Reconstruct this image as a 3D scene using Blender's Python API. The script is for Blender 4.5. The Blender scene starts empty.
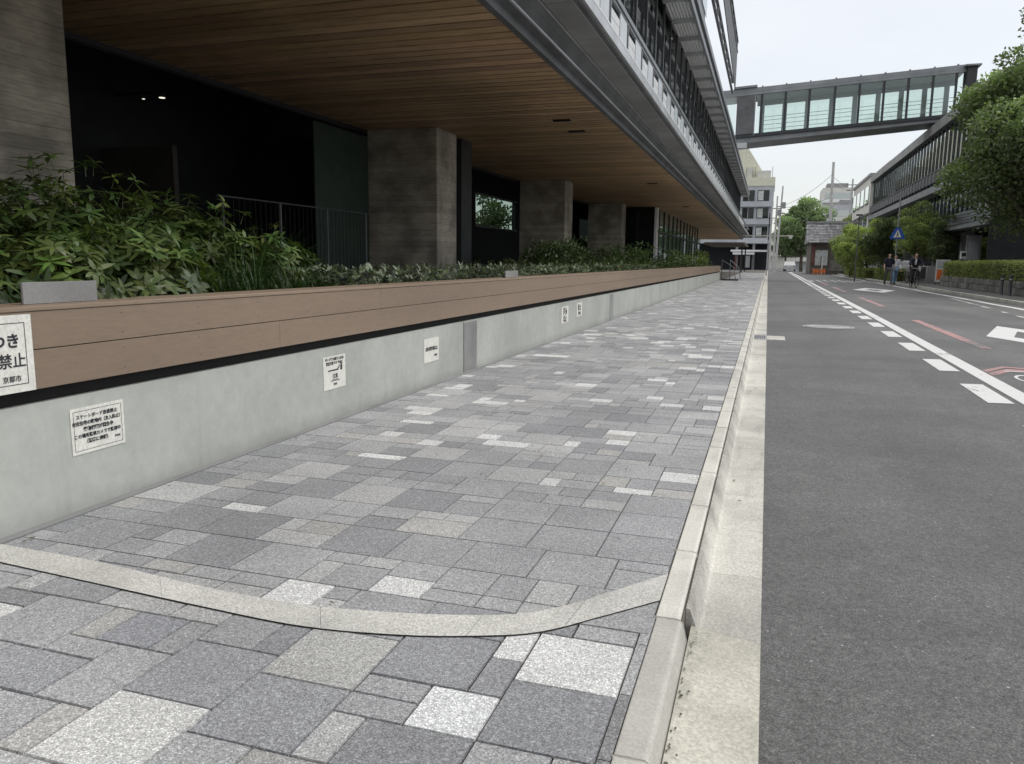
import bpy, math, random
from mathutils import Vector, Matrix
R = random.Random(7)
sc = bpy.context.scene
COL = sc.collection
GR = -0.10          # road level; the left pavement is z = 0
# ---------------------------------------------------------------- materials
MATS = {}
def nodes(name):
    m = bpy.data.materials.new(name); m.use_nodes = True
    nt = m.node_tree; b = nt.nodes['Principled BSDF']; MATS[name] = m
    return m, nt, b
def N(nt, t, **kw):
    n = nt.nodes.new(t)
    for k, v in kw.items():
        if k in n.inputs.keys(): n.inputs[k].default_value = v
        else: setattr(n, k, v)
    return n
def coords(nt, scale=(1, 1, 1)):
    tc = N(nt, 'ShaderNodeTexCoord'); mp = N(nt, 'ShaderNodeMapping'); mp.inputs['Scale'].default_value = scale
    nt.links.new(tc.outputs['Object'], mp.inputs['Vector']); return mp.outputs['Vector']
def noise(nt, vec, scale, detail=4, rough=.55):
    n = N(nt, 'ShaderNodeTexNoise'); n.inputs['Scale'].default_value = scale; n.inputs['Detail'].default_value = detail
    n.inputs['Roughness'].default_value = rough; nt.links.new(vec, n.inputs['Vector']); return n.outputs['Fac']
def ramp(nt, fac, stops):
    r = N(nt, 'ShaderNodeValToRGB'); e = r.color_ramp.elements
    while len(e) < len(stops): e.new(.5)
    for i, (p, c) in enumerate(stops):
        e[i].position = p; e[i].color = (c, c, c, 1) if not isinstance(c, tuple) else (*c, 1)
    nt.links.new(fac, r.inputs['Fac']); return r.outputs['Color']
def mul(nt, a, b, fac=1.0, mode='MULTIPLY'):
    m = N(nt, 'ShaderNodeMix', data_type='RGBA', blend_type=mode); m.inputs[0].default_value = fac
    for s, v in ((6, a), (7, b)):
        if isinstance(v, tuple): m.inputs[s].default_value = (*v, 1)
        else: nt.links.new(v, m.inputs[s])
    return m.outputs[2]
def bump(nt, b, h, strength=.3, dist=.01):
    n = N(nt, 'ShaderNodeBump'); n.inputs['Strength'].default_value = strength; n.inputs['Distance'].default_value = dist
    nt.links.new(h, n.inputs['Height']); nt.links.new(n.outputs['Normal'], b.inputs['Normal'])
def attr(nt):
    a = N(nt, 'ShaderNodeVertexColor'); a.layer_name = 'c'; return a.outputs['Color']
def mat(name, col, rough=.7, metal=0, var=.25, vscale=3, fine=60, fvar=.15, stretch=(1, 1, 1), use_attr=False, bmp=.15, bdist=.004, spec=.4):
    """base colour x broad mottling x fine grain, with a bump from the fine grain"""
    m, nt, b = nodes(name); v = coords(nt, stretch)
    n1 = noise(nt, v, vscale, 5); n2 = noise(nt, v, fine, 3, .7)
    c = mul(nt, col, ramp(nt, n1, [(.3, 1 - var), (.7, 1 + var)]))
    c = mul(nt, c, ramp(nt, n2, [(.3, 1 - fvar), (.7, 1 + fvar)]))
    if use_attr: c = mul(nt, c, attr(nt))
    nt.links.new(c, b.inputs['Base Color']); b.inputs['Roughness'].default_value = rough; b.inputs['Metallic'].default_value = metal
    b.inputs['Specular IOR Level'].default_value = spec
    if bmp: bump(nt, b, n2, bmp, bdist)
    return m
def m_asphalt():
    m, nt, b = nodes('asphalt'); v = coords(nt)
    g = noise(nt, v, 150, 2, .8); vo = N(nt, 'ShaderNodeTexVoronoi'); vo.inputs['Scale'].default_value = 130; nt.links.new(v, vo.inputs['Vector'])
    c = mul(nt, (.152, .151, .147), ramp(nt, g, [(.32, .45), (.5, .95), (.72, 1.75)]))
    c = mul(nt, c, ramp(nt, vo.outputs['Distance'], [(.0, 1.5), (.25, 1.0), (.8, .75)]))
    c = mul(nt, c, ramp(nt, noise(nt, v, 42, 5, .85), [(.36, .62), (.64, 1.36)]))
    c = mul(nt, c, ramp(nt, noise(nt, v, 7, 6, .7), [(.36, .9), (.64, 1.09)]))
    c = mul(nt, c, ramp(nt, noise(nt, v, .35, 6), [(.35, .80), (.65, 1.16)]))
    v2 = coords(nt, (1.4, .12, 1)); c = mul(nt, c, ramp(nt, noise(nt, v2, 1.2, 5), [(.3, .90), (.7, 1.10)]))
    v3 = coords(nt, (.25, 3.0, 1)); c = mul(nt, c, ramp(nt, noise(nt, v3, .5, 4), [(.35, .93), (.65, 1.07)]))
    sx = N(nt, 'ShaderNodeSeparateXYZ'); nt.links.new(v, sx.inputs[0]); wv = N(nt, 'ShaderNodeMath', operation='MULTIPLY_ADD'); wv.inputs[1].default_value = 3.9; wv.inputs[2].default_value = .4; nt.links.new(sx.outputs['X'], wv.inputs[0])
    sn = N(nt, 'ShaderNodeMath', operation='SINE'); nt.links.new(wv.outputs[0], sn.inputs[0]); hf = N(nt, 'ShaderNodeMath', operation='MULTIPLY_ADD'); hf.inputs[1].default_value = .5; hf.inputs[2].default_value = .5; nt.links.new(sn.outputs[0], hf.inputs[0]); c = mul(nt, c, ramp(nt, hf.outputs[0], [(0, .965), (1, 1.045)]))
    v4 = N(nt, 'ShaderNodeTexVoronoi'); v4.inputs['Scale'].default_value = 16; nt.links.new(v, v4.inputs['Vector']); c = mul(nt, c, ramp(nt, v4.outputs['Distance'], [(.05, 2.6), (.09, 1.0)]))
    nt.links.new(c, b.inputs['Base Color']); b.inputs['Roughness'].default_value = .68; bump(nt, b, g, .5, .006)
m_asphalt()
def m_paver():
    m, nt, b = nodes('paver'); v = coords(nt)
    w = N(nt, 'ShaderNodeTexVoronoi'); w.inputs['Scale'].default_value = 300; nt.links.new(v, w.inputs['Vector'])
    sp = N(nt, 'ShaderNodeSeparateColor'); nt.links.new(w.outputs['Color'], sp.inputs[0])
    g = ramp(nt, sp.outputs[0], [(0, .55), (.3, .85), (.6, 1.05), (.85, 1.25), (1, 1.8)])
    c = mul(nt, attr(nt), g)
    c = mul(nt, c, ramp(nt, noise(nt, v, 70, 3, .7), [(.35, .84), (.65, 1.16)]))
    c = mul(nt, c, ramp(nt, noise(nt, v, 1.3, 6), [(.35, .86), (.65, 1.1)]))
    c = mul(nt, c, ramp(nt, noise(nt, v, 9, 5, .7), [(.62, 1.0), (.78, .84)]))
    gum = N(nt, 'ShaderNodeTexVoronoi'); gum.inputs['Scale'].default_value = 3.1; nt.links.new(v, gum.inputs['Vector'])
    c = mul(nt, c, ramp(nt, gum.outputs['Distance'], [(.020, .62), (.034, 1.0)]))
    c = mul(nt, c, ramp(nt, noise(nt, v, .55, 7, .7), [(.34, .88), (.5, 1.02), (.7, 1.06)]))
    nt.links.new(c, b.inputs['Base Color']); b.inputs['Roughness'].default_value = .72; bump(nt, b, sp.outputs[0], .25, .002)
m_paver()
def m_board():
    m, nt, b = nodes('board_concrete'); v = coords(nt)
    s = N(nt, 'ShaderNodeSeparateXYZ'); nt.links.new(v, s.inputs[0])
    w = N(nt, 'ShaderNodeMath', operation='MULTIPLY'); w.inputs[1].default_value = 9.0; nt.links.new(s.outputs['Z'], w.inputs[0])
    fr = N(nt, 'ShaderNodeMath', operation='FRACT'); nt.links.new(w.outputs[0], fr.inputs[0])
    fl = N(nt, 'ShaderNodeMath', operation='FLOOR'); nt.links.new(w.outputs[0], fl.inputs[0])
    wn = N(nt, 'ShaderNodeTexWhiteNoise', noise_dimensions='1D'); nt.links.new(fl.outputs[0], wn.inputs['W'])
    c = mul(nt, (.38, .345, .285), ramp(nt, wn.outputs['Value'], [(0, .86), (1, 1.1)]))
    c = mul(nt, c, ramp(nt, fr.outputs[0], [(0, .55), (.05, 1), (.96, 1), (1, .6)]))
    vs = coords(nt, (3, 3, 26)); g = noise(nt, vs, 1.6, 6, .65)
    c = mul(nt, c, ramp(nt, g, [(.3, .78), (.7, 1.18)]))
    c = mul(nt, c, ramp(nt, noise(nt, v, 1.6, 6), [(.38, .6), (.6, 1.12)]))
    nt.links.new(c, b.inputs['Base Color']); b.inputs['Roughness'].default_value = .8; bump(nt, b, g, .5, .01)
m_board()
def m_wall():
    m, nt, b = nodes('fair_concrete'); v = coords(nt)
    c = mul(nt, (.475, .49, .445), ramp(nt, noise(nt, v, 1.1, 6), [(.35, .86), (.65, 1.08)]))
    vs = coords(nt, (3.2, 3.2, .35)); c = mul(nt, c, ramp(nt, noise(nt, vs, 2.2, 5, .6), [(.55, 1.0), (.8, .84)]))
    c = mul(nt, c, ramp(nt, noise(nt, v, 14, 5, .7), [(.35, .93), (.65, 1.05)]))
    vo = N(nt, 'ShaderNodeTexVoronoi'); vo.inputs['Scale'].default_value = 38; nt.links.new(v, vo.inputs['Vector'])
    c = mul(nt, c, ramp(nt, vo.outputs['Distance'], [(.03, .7), (.07, 1.0)]))
    # dirt low on the wall
    s = N(nt, 'ShaderNodeSeparateXYZ'); nt.links.new(v, s.inputs[0]); c = mul(nt, c, ramp(nt, s.outputs['Z'], [(0, .80), (.09, 1)]))
    nt.links.new(c, b.inputs['Base Color']); b.inputs['Roughness'].default_value = .62
    bump(nt, b, noise(nt, v, 30, 5), .12, .004)
m_wall()
def m_kerb(name, col, stain, pebbly=False, foot=False):
    m, nt, b = nodes(name); v = coords(nt)
    c = mul(nt, col, attr(nt)); c = mul(nt, c, ramp(nt, noise(nt, v, 2.2, 6, .65), [(.36, 1 - stain), (.56, 1.05)]))
    c = mul(nt, c, ramp(nt, noise(nt, v, 90, 3, .8), [(.35, .86 if not pebbly else .7), (.65, 1.1)]))
    vs = coords(nt, (7, .8, 1)); c = mul(nt, c, mul(nt, ramp(nt, noise(nt, vs, 2.0, 5), [(.55, 1.0), (.8, .74)]), (1, .985, .95)))
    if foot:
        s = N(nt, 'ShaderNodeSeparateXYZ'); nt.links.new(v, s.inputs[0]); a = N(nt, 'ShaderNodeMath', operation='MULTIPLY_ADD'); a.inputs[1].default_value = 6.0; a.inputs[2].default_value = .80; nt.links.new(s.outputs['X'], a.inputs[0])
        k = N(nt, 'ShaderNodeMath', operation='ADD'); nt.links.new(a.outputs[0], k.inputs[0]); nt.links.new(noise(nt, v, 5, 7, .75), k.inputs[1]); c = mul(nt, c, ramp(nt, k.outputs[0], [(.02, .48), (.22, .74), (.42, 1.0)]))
    nt.links.new(c, b.inputs['Base Color']); b.inputs['Roughness'].default_value = .85; bump(nt, b, noise(nt, v, 90, 3, .8), .3, .003)
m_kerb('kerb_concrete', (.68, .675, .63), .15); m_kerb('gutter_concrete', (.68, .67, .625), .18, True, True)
def m_timber():
    m, nt, b = nodes('timber'); v = coords(nt, (.7, 9, 1)); g = noise(nt, v, 3, 7, .65)
    c = mul(nt, (.53, .355, .205), attr(nt)); c = mul(nt, c, ramp(nt, g, [(.3, .66), (.7, 1.25)]))
    v2 = coords(nt, (.35, .2, 1)); c = mul(nt, c, ramp(nt, noise(nt, v2, 1.5, 4), [(.35, .8), (.65, 1.12)]))
    nt.links.new(c, b.inputs['Base Color']); b.inputs['Roughness'].default_value = .55; bump(nt, b, g, .3, .003)
m_timber()
def m_paint(name, col, wear):
    m, nt, b = nodes(name); v = coords(nt)
    n = noise(nt, v, 26, 6, .75); big = noise(nt, v, 1.1, 3)
    a = N(nt, 'ShaderNodeMath', operation='ADD'); nt.links.new(n, a.inputs[0]); nt.links.new(big, a.inputs[1])
    k = ramp(nt, a.outputs[0], [(wear - .05, 0.0), (wear + .04, 1.0)])
    x = N(nt, 'ShaderNodeMix', data_type='RGBA'); nt.links.new(k, x.inputs[0]); x.inputs[6].default_value = (.15, .15, .15, 1)
    nt.links.new(mul(nt, col, ramp(nt, n, [(.3, .86), (.7, 1.04)])), x.inputs[7])
    nt.links.new(x.outputs[2], b.inputs['Base Color']); b.inputs['Roughness'].default_value = .6
m_paint('paint_white', (.76, .76, .74), .80); m_paint('paint_worn', (.62, .62, .60), .98); m_paint('paint_red', (.46, .26, .25), .92)
def m_glass(name, tint, refl=.12, trans=.6, dark=(.02, .025, .025)):
    m, nt, b = nodes(name); nt.nodes.remove(b); out = nt.nodes['Material Output']
    t = N(nt, 'ShaderNodeBsdfTransparent'); t.inputs[0].default_value = (*tint, 1)
    d = N(nt, 'ShaderNodeBsdfDiffuse'); d.inputs[0].default_value = (*dark, 1)
    g = N(nt, 'ShaderNodeBsdfGlossy'); g.inputs['Roughness'].default_value = .03; g.inputs[0].default_value = (.9, .95, .95, 1)
    m1 = N(nt, 'ShaderNodeMixShader'); m1.inputs[0].default_value = trans; nt.links.new(d.outputs[0], m1.inputs[1]); nt.links.new(t.outputs[0], m1.inputs[2])
    lw = N(nt, 'ShaderNodeLayerWeight'); lw.inputs[0].default_value = .5; fr = N(nt, 'ShaderNodeMath', operation='POWER'); fr.inputs[1].default_value = 4.0; nt.links.new(lw.outputs['Facing'], fr.inputs[0])
    ad = N(nt, 'ShaderNodeMath', operation='ADD', use_clamp=True); ad.inputs[1].default_value = refl; nt.links.new(fr.outputs[0], ad.inputs[0])
    m2 = N(nt, 'ShaderNodeMixShader'); nt.links.new(ad.outputs[0], m2.inputs[0]); nt.links.new(m1.outputs[0], m2.inputs[1]); nt.links.new(g.outputs[0], m2.inputs[2])
    nt.links.new(m2.outputs[0], out.inputs['Surface'])
m_glass('glass_dark', (.35, .45, .42), .04, .35); m_glass('glass_clear', (.80, .90, .86), .02, .93); m_glass('glass_facade', (.6, .65, .65), .38, .75)
m_glass('glass_right', (.5, .55, .55), .12, .75)
m_glass('glass_bridge', (.93, .975, .955), .05, .96, (.4, .45, .42))
def m_leaf(name, col, trans=.35, rough=.45):
    m, nt, b = nodes(name); v = coords(nt)
    c = mul(nt, col, attr(nt)); c = mul(nt, c, ramp(nt, noise(nt, v, 1.3, 3), [(.35, .7), (.65, 1.25)]))
    nt.links.new(c, b.inputs['Base Color']); b.inputs['Roughness'].default_value = rough
    t = N(nt, 'ShaderNodeBsdfTranslucent'); nt.links.new(mul(nt, c, (1.1, 1.3, .6)), t.inputs[0])
    x = N(nt, 'ShaderNodeMixShader'); x.inputs[0].default_value = trans; nt.links.new(b.outputs[0], x.inputs[1]); nt.links.new(t.outputs[0], x.inputs[2])
    nt.links.new(x.outputs[0], nt.nodes['Material Output'].inputs['Surface'])
m_leaf('leaf', (.135, .178, .075)); m_leaf('leaf_shrub', (.122, .188, .056), .22, .42); m_leaf('leaf_pale', (.29, .34, .24), .2, .5)
mat('dark_metal', (.045, .048, .052), .45, .3, bmp=0, var=.15); mat('grey_metal', (.23, .24, .25), .45, .5, bmp=.05, var=.2, vscale=1)
mat('light_metal', (.52, .53, .54), .4, .5, bmp=0, var=.18, vscale=1.2); mat('steel', (.42, .42, .41), .42, .6, vscale=2, fine=40, fvar=.05, bmp=0)
mat('beam_grey', (.115, .12, .125), .6, 0, var=.3, vscale=1.5); mat('slab_grey', (.27, .27, .265), .7, 0, var=.22, vscale=1.1, fvar=.08)
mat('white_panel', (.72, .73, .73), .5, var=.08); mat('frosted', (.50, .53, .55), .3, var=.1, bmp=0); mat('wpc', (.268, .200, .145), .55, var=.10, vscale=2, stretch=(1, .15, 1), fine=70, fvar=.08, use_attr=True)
mat('paper', (.80, .79, .72), .6, var=.06, bmp=0); mat('ink', (.03, .03, .035), .7, bmp=0); mat('black', (.004, .0045, .005), .7, bmp=0)
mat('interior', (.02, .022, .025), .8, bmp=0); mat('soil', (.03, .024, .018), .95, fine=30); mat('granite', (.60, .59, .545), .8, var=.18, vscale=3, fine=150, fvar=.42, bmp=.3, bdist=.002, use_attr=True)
mat('ground', (.16, .16, .15), .9); mat('bark', (.10, .085, .065), .9, stretch=(1, 1, .2), vscale=8, bmp=.5, bdist=.02); mat('stone', (.20, .195, .18), .9, var=.35, vscale=4, use_attr=True, bmp=.4, bdist=.01)
mat('render_grey', (.43, .45, .48), .8, var=.12, vscale=.6, bmp=0); mat('render_yellow', (.62, .62, .50), .8, var=.1, bmp=0); mat('render_cream', (.60, .59, .55), .8, var=.1, bmp=0)
mat('roof_tile', (.20, .20, .205), .7, var=.35, vscale=2, use_attr=True); mat('wood_dark', (.13, .115, .10), .8); mat('pole_grey', (.28, .28, .28), .8, var=.15, bmp=0)
mat('sign_blue', (.03, .10, .42), .4, bmp=0, var=.05); mat('orange', (.75, .19, .05), .5, bmp=0); mat('red', (.16, .07, .06), .5, bmp=0)
mat('skin', (.55, .36, .27), .6, bmp=0, var=.05); mat('hair', (.02, .018, .016), .6, bmp=0); mat('navy_cloth', (.02, .022, .04), .9, bmp=0); mat('pale_cloth', (.6, .62, .64), .9, bmp=0)
mat('grey_cloth', (.12, .13, .12), .9, bmp=0); mat('jeans', (.18, .30, .45), .9, bmp=0); mat('rubber', (.015, .015, .015), .8, bmp=0); mat('car_white', (.75, .76, .77), .25, bmp=0, var=.03)
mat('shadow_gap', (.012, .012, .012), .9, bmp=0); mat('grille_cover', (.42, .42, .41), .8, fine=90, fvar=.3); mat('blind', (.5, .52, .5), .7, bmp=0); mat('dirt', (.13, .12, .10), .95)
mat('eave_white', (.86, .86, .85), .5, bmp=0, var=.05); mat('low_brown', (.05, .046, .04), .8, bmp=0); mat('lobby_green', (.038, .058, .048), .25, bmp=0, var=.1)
mat('litter', (.16, .12, .07), .8, use_attr=True, bmp=0)
def m_lamp():
    m, nt, b = nodes('lamp_glow'); b.inputs['Emission Color'].default_value = (1, .93, .8, 1); b.inputs['Emission Strength'].default_value = 1.2
m_lamp()
# ---------------------------------------------------------------- mesh building
class MB:
    def __init__(s): s.v = []; s.f = []; s.c = []; s.mi = []
    def face(s, pts, c=1.0, mi=0):
        n = len(s.v); s.v += [tuple(p) for p in pts]; s.f.append(tuple(range(n, n + len(pts)))); s.c.append(c if isinstance(c, tuple) else (c, c, c)); s.mi.append(mi)
    def box(s, x0, x1, y0, y1, z0, z1, c=1.0, mi=0):
        n = len(s.v); s.v += [(x, y, z) for z in (z0, z1) for y in (y0, y1) for x in (x0, x1)]
        for q in ((0, 2, 3, 1), (4, 5, 7, 6), (0, 1, 5, 4), (2, 6, 7, 3), (0, 4, 6, 2), (1, 3, 7, 5)):
            s.f.append(tuple(n + i for i in q)); s.c.append(c if isinstance(c, tuple) else (c, c, c)); s.mi.append(mi)
        return s
    def prism(s, poly, axis, a0, a1, c=1.0, mi=0):
        """poly: 2-D outline; axis 'y': points are (x,z); 'z': (x,y); 'x': (y,z)"""
        def P(p, a): return {'y': (p[0], a, p[1]), 'z': (p[0], p[1], a), 'x': (a, p[0], p[1])}[axis]
        n = len(s.v); k = len(poly); s.v += [P(p, a0) for p in poly] + [P(p, a1) for p in poly]
        fs = [tuple(range(n, n + k)), tuple(range(n + 2 * k - 1, n + k - 1, -1))] + [(n + i, n + (i + 1) % k, n + k + (i + 1) % k, n + k + i) for i in range(k)]
        for q in fs: s.f.append(q); s.c.append(c if isinstance(c, tuple) else (c, c, c)); s.mi.append(mi)
        return s
    def tube(s, pts, r, n=8, c=1.0, mi=0):
        pts = [Vector(p) for p in pts]; rs = r if isinstance(r, (list, tuple)) else [r] * len(pts); base = len(s.v)
        for i, p in enumerate(pts):
            d = (pts[min(i + 1, len(pts) - 1)] - pts[max(i - 1, 0)]).normalized()
            u = d.orthogonal().normalized() if i == 0 else (u - d * u.dot(d)).normalized(); w = d.cross(u)
            for k in range(n):
                a = 2 * math.pi * k / n; s.v.append(tuple(p + (u * math.cos(a) + w * math.sin(a)) * rs[i]))
        for i in range(len(pts) - 1):
            for k in range(n):
                a, b = base + i * n + k, base + i * n + (k + 1) % n
                s.f.append((a, b, b + n, a + n)); s.c.append((c, c, c) if not isinstance(c, tuple) else c); s.mi.append(mi)
        for e in (base, base + (len(pts) - 1) * n):
            s.f.append(tuple(range(e, e + n))); s.c.append((c, c, c) if not isinstance(c, tuple) else c); s.mi.append(mi)
        return s
    def ring(s, ctr, axis, Rr, r, n=28, m=8, a0=0, a1=2 * math.pi):
        ctr = Vector(ctr); ax = Vector(axis).normalized(); u = ax.orthogonal().normalized(); w = ax.cross(u)
        pts = [ctr + (u * math.cos(a0 + (a1 - a0) * i / n) + w * math.sin(a0 + (a1 - a0) * i / n)) * Rr for i in range(n + 1)]
        return s.tube(pts, r, m)
    def leaf(s, p, d, up, L, W, c, droop=.25):
        d = d.normalized(); sd = d.cross(up)
        if sd.length < 1e-3: sd = d.orthogonal()
        sd.normalize(); nn = sd.cross(d)
        q = lambda t, w: p + d * (L * t) - nn * (droop * L * t * t) + sd * w
        a, t = q(0, 0), q(1, 0); l1, r1 = q(.35, W * .5), q(.35, -W * .5); l2, r2 = q(.72, W * .38), q(.72, -W * .38)
        n = len(s.v); s.v += [tuple(x) for x in (a, r1, r2, t, l2, l1)]
        s.f += [(n, n + 1, n + 5), (n + 1, n + 2, n + 4, n + 5), (n + 2, n + 3, n + 4)]; s.c += [c] * 3; s.mi += [0] * 3
    def card(s, p, d, up, L, W, c):
        d = d.normalized(); sd = d.cross(up)
        if sd.length < 1e-3: sd = d.orthogonal()
        sd.normalize(); n = len(s.v)
        s.v += [tuple(x) for x in (p, p + d * L * .5 - sd * W * .5, p + d * L, p + d * L * .5 + sd * W * .5)]
        s.f.append((n, n + 1, n + 2, n + 3)); s.c.append(c); s.mi.append(0)
    def build(s, name, ms, parent=None, smooth=False, col=True):
        if isinstance(ms, str): ms = [ms]
        me = bpy.data.meshes.new(name); off = wloc(parent) if parent else Vector()
        me.from_pydata([(v[0] - off.x, v[1] - off.y, v[2] - off.z) for v in s.v], [], s.f)
        for m in ms: me.materials.append(MATS[m])
        if len(ms) > 1: me.polygons.foreach_set('material_index', s.mi)
        if col:
            ca = me.color_attributes.new('c', 'FLOAT_COLOR', 'CORNER'); buf = []
            for f, c in zip(s.f, s.c): buf += [c[0], c[1], c[2], 1.0] * len(f)
            ca.data.foreach_set('color', buf)
        if smooth: me.polygons.foreach_set('use_smooth', [True] * len(me.polygons))
        me.update(); o = bpy.data.objects.new(name, me); COL.objects.link(o)
        if parent: o.parent = parent
        return o
def wloc(o):
    v = Vector(o.location)
    while o.parent: o = o.parent; v += Vector(o.location)
    return v
def tag(o, label=None, cat=None, group=None, kind=None):
    if label: o['label'] = label
    if cat: o['category'] = cat
    if group: o['group'] = group
    if kind: o['kind'] = kind
    return o
def empty(name, loc, label, cat, group=None, rz=0):
    o = bpy.data.objects.new(name, None); COL.objects.link(o); o.location = loc; o.rotation_euler.z = rz; o.empty_display_size = .1
    return tag(o, label, cat, group)
def copy_tree(o, parent=None):
    c = o.copy(); COL.objects.link(c); c.parent = parent
    for ch in [x for x in COL.objects if x.parent == o]: copy_tree(ch, c)
    return c
def struct(o): o['kind'] = 'structure'; return o
def bevel(o, w=.004, seg=2):
    b = o.modifiers.new('bevel', 'BEVEL'); b.width = w; b.segments = seg; b.limit_method = 'ANGLE'; return o
def text_mesh(s, size, name, parent, origin, rot, m='ink', bold=0.0, align='CENTER', sx=1.0):
    cu = bpy.data.curves.new(name, 'FONT'); cu.body = s; cu.size = size; cu.align_x = align; cu.align_y = 'CENTER'; cu.offset = bold; cu.resolution_u = 3; cu.extrude = .0004
    o = bpy.data.objects.new(name, cu); COL.objects.link(o); bpy.context.view_layer.update()
    me = bpy.data.meshes.new_from_object(o.evaluated_get(bpy.context.evaluated_depsgraph_get())); COL.objects.unlink(o); bpy.data.objects.remove(o)
    M = Matrix.Translation(Vector(origin) - wloc(parent)) @ rot @ Matrix.Diagonal((sx, 1, 1, 1)); me.transform(M)
    me.materials.clear(); me.materials.append(MATS[m]); me.name = name
    ob = bpy.data.objects.new(name, me); COL.objects.link(ob); ob.parent = parent; return ob
def rnd_dir(r=R):
    while True:
        v = Vector((r.uniform(-1, 1), r.uniform(-1, 1), r.uniform(-1, 1)))
        if .1 < v.length < 1: return v.normalized()

# ---------------------------------------------------------------- ground, road, pavement
g = MB(); g.face([(-400, -60, GR - .05), (400, -60, GR - .05), (400, 900, GR - .05), (-400, 900, GR - .05)]); struct(g.build('ground', 'ground'))
g = MB(); g.face([(.05, -12, GR), (7.6, -12, GR), (7.6, 160, GR), (.05, 160, GR)]); struct(g.build('road', 'asphalt'))
g = MB().box(-16, -2.73, -12, 100, GR - .045, -.012).box(-2.9, -.272, -12, 130, GR - .045, -.0125); struct(g.build('pavement_base', 'dirt'))
# pavers: greedy packing on a 93.5 mm grid
U = .0935; NX = 26; X0 = -.3 - NX * U; NY = 45; Y0 = -2.0
occ = [[False] * NX for _ in range(NY)]; T = []
sizes = [((3, 3), 30), ((2, 2), 20), ((3, 2), 15), ((2, 3), 10), ((2, 1), 4), ((1, 2), 4)]
FIXED = {}
for i, j, w, h, c in ((23, 41, 3, 3, (.66, .66, .645)), (21, 38, 2, 2, (.66, .67, .665)), (13, 34, 3, 3, (.64, .64, .62)), (16, 39, 3, 3, (.42, .42, .405)), (16, 36, 3, 3, (.30, .305, .315)), (13, 37, 3, 3, (.33, .335, .345)),
                      (23, 38, 3, 3, (.285, .29, .30)), (18, 33, 3, 3, (.39, .385, .37)), (19, 40, 3, 3, (.29, .295, .305)), (10, 39, 2, 2, (.28, .285, .30)), (4, 38, 2, 2, (.62, .62, .6)), (8, 36, 3, 2, (.31, .315, .325)), (5, 41, 3, 3, (.30, .303, .31))):
    if any(occ[j + b][i + a] for a in range(w) for b in range(h)): continue
    for a in range(w):
        for b in range(h): occ[j + b][i + a] = True
    T.append((i, j, w, h)); FIXED[(i, j)] = c
for j in range(NY):
    for i in range(NX):
        if occ[j][i]: continue
        ok = []
        for (w, h), wt in sizes:
            if i + w > NX or j + h > NY or any(occ[j + b][i + a] for a in range(w) for b in range(h)): continue
            rest = 0
            while i + w + rest < NX and not occ[j][i + w + rest] and rest < 3: rest += 1
            ok.append(((w, h), wt * (.12 if rest == 1 else 1)))
        if not ok: ok = [((1, 1), 1)]
        w, h = R.choices([o[0] for o in ok], [o[1] for o in ok])[0]
        for a in range(w):
            for b in range(h): occ[j + b][i + a] = True
        T.append((i, j, w, h))
tones = [((.285, .289, .296), 17), ((.338, .340, .345), 34), ((.385, .387, .388), 28), ((.445, .445, .438), 15), ((.41, .403, .385), 5)]
p = MB()
def paver(x0, x1, y0, y1, c, gap=.0022, ch=.0035):
    z = R.uniform(-.0008, .0008)
    a = [(x0 + gap, y0 + gap), (x1 - gap, y0 + gap), (x1 - gap, y1 - gap), (x0 + gap, y1 - gap)]
    b = [(x0 + gap + ch, y0 + gap + ch), (x1 - gap - ch, y0 + gap + ch), (x1 - gap - ch, y1 - gap - ch), (x0 + gap + ch, y1 - gap - ch)]
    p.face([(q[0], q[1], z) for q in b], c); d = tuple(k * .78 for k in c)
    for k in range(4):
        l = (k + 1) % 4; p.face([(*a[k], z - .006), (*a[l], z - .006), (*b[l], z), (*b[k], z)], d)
YS = Y0 + NY * U
def tone(small):
    c = R.choices([t[0] for t in tones], [t[1] for t in tones])[0]
    if R.random() < (.10 if small else .025): c = (.66, .66, .645)
    k = R.uniform(.94, 1.06); return tuple(q * k for q in c)
y = YS; XR = -.2735
while y < 92:
    H2 = .28; x = XR + 0.0; g = .0014 if y < 8 else .001
    while x > X0 + .03:
        big = R.random() < .42; w = .28 if big else R.choice([.19, .28, .37, .28]); w = min(w, x - X0)
        if x - w - X0 < .09: w = x - X0
        if big: paver(x - w, x, y, y + H2, tone(False), g, .0018)
        else:
            hs = R.choice([.14, .14, .187, .093])
            for ya, yb in ((y, y + hs), (y + hs, y + H2)):
                xx = x
                while xx > x - w + .02:
                    ww = R.choice([.14, .187, .28]); ww = min(ww, xx - (x - w))
                    if xx - ww - (x - w) < .06: ww = xx - (x - w)
                    paver(xx - ww, xx, ya, yb, tone(True), g, .0018); xx -= ww
        x -= w
    y += H2
for i, j, w, h in T:
    c = R.choices([t[0] for t in tones], [t[1] for t in tones])[0]
    if R.random() < (.06 if w * h in (4, 6, 2) else .0): c = (.66, .66, .645)
    c = FIXED.get((i, j), c)
    k = R.uniform(.93, 1.07); c = tuple(q * k for q in c)
    paver(X0 + i * U, X0 + (i + w) * U, Y0 + j * U, Y0 + (j + h) * U, c, .0016 + (.0012 if R.random() < .25 else 0), .0025)
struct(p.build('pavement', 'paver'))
# narrow edging pavers along the kerb, thin mortar strip along the wall
e = MB(); y = -2.0
while y < 2.3:
    L = R.choice([.1, .19, .28]); 
    e.box(-.298, -.2695, y + .002, y + L - .002, -.02, -.0015, tuple([R.choice([.26, .33, .4])] * 3)); y += L
struct(e.build('edging_pavers', 'paver'))
struct(MB().box(-2.79, X0 - .003, -8, 52, -.03, .004).build('wall_foot_strip', 'slab_grey'))
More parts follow.
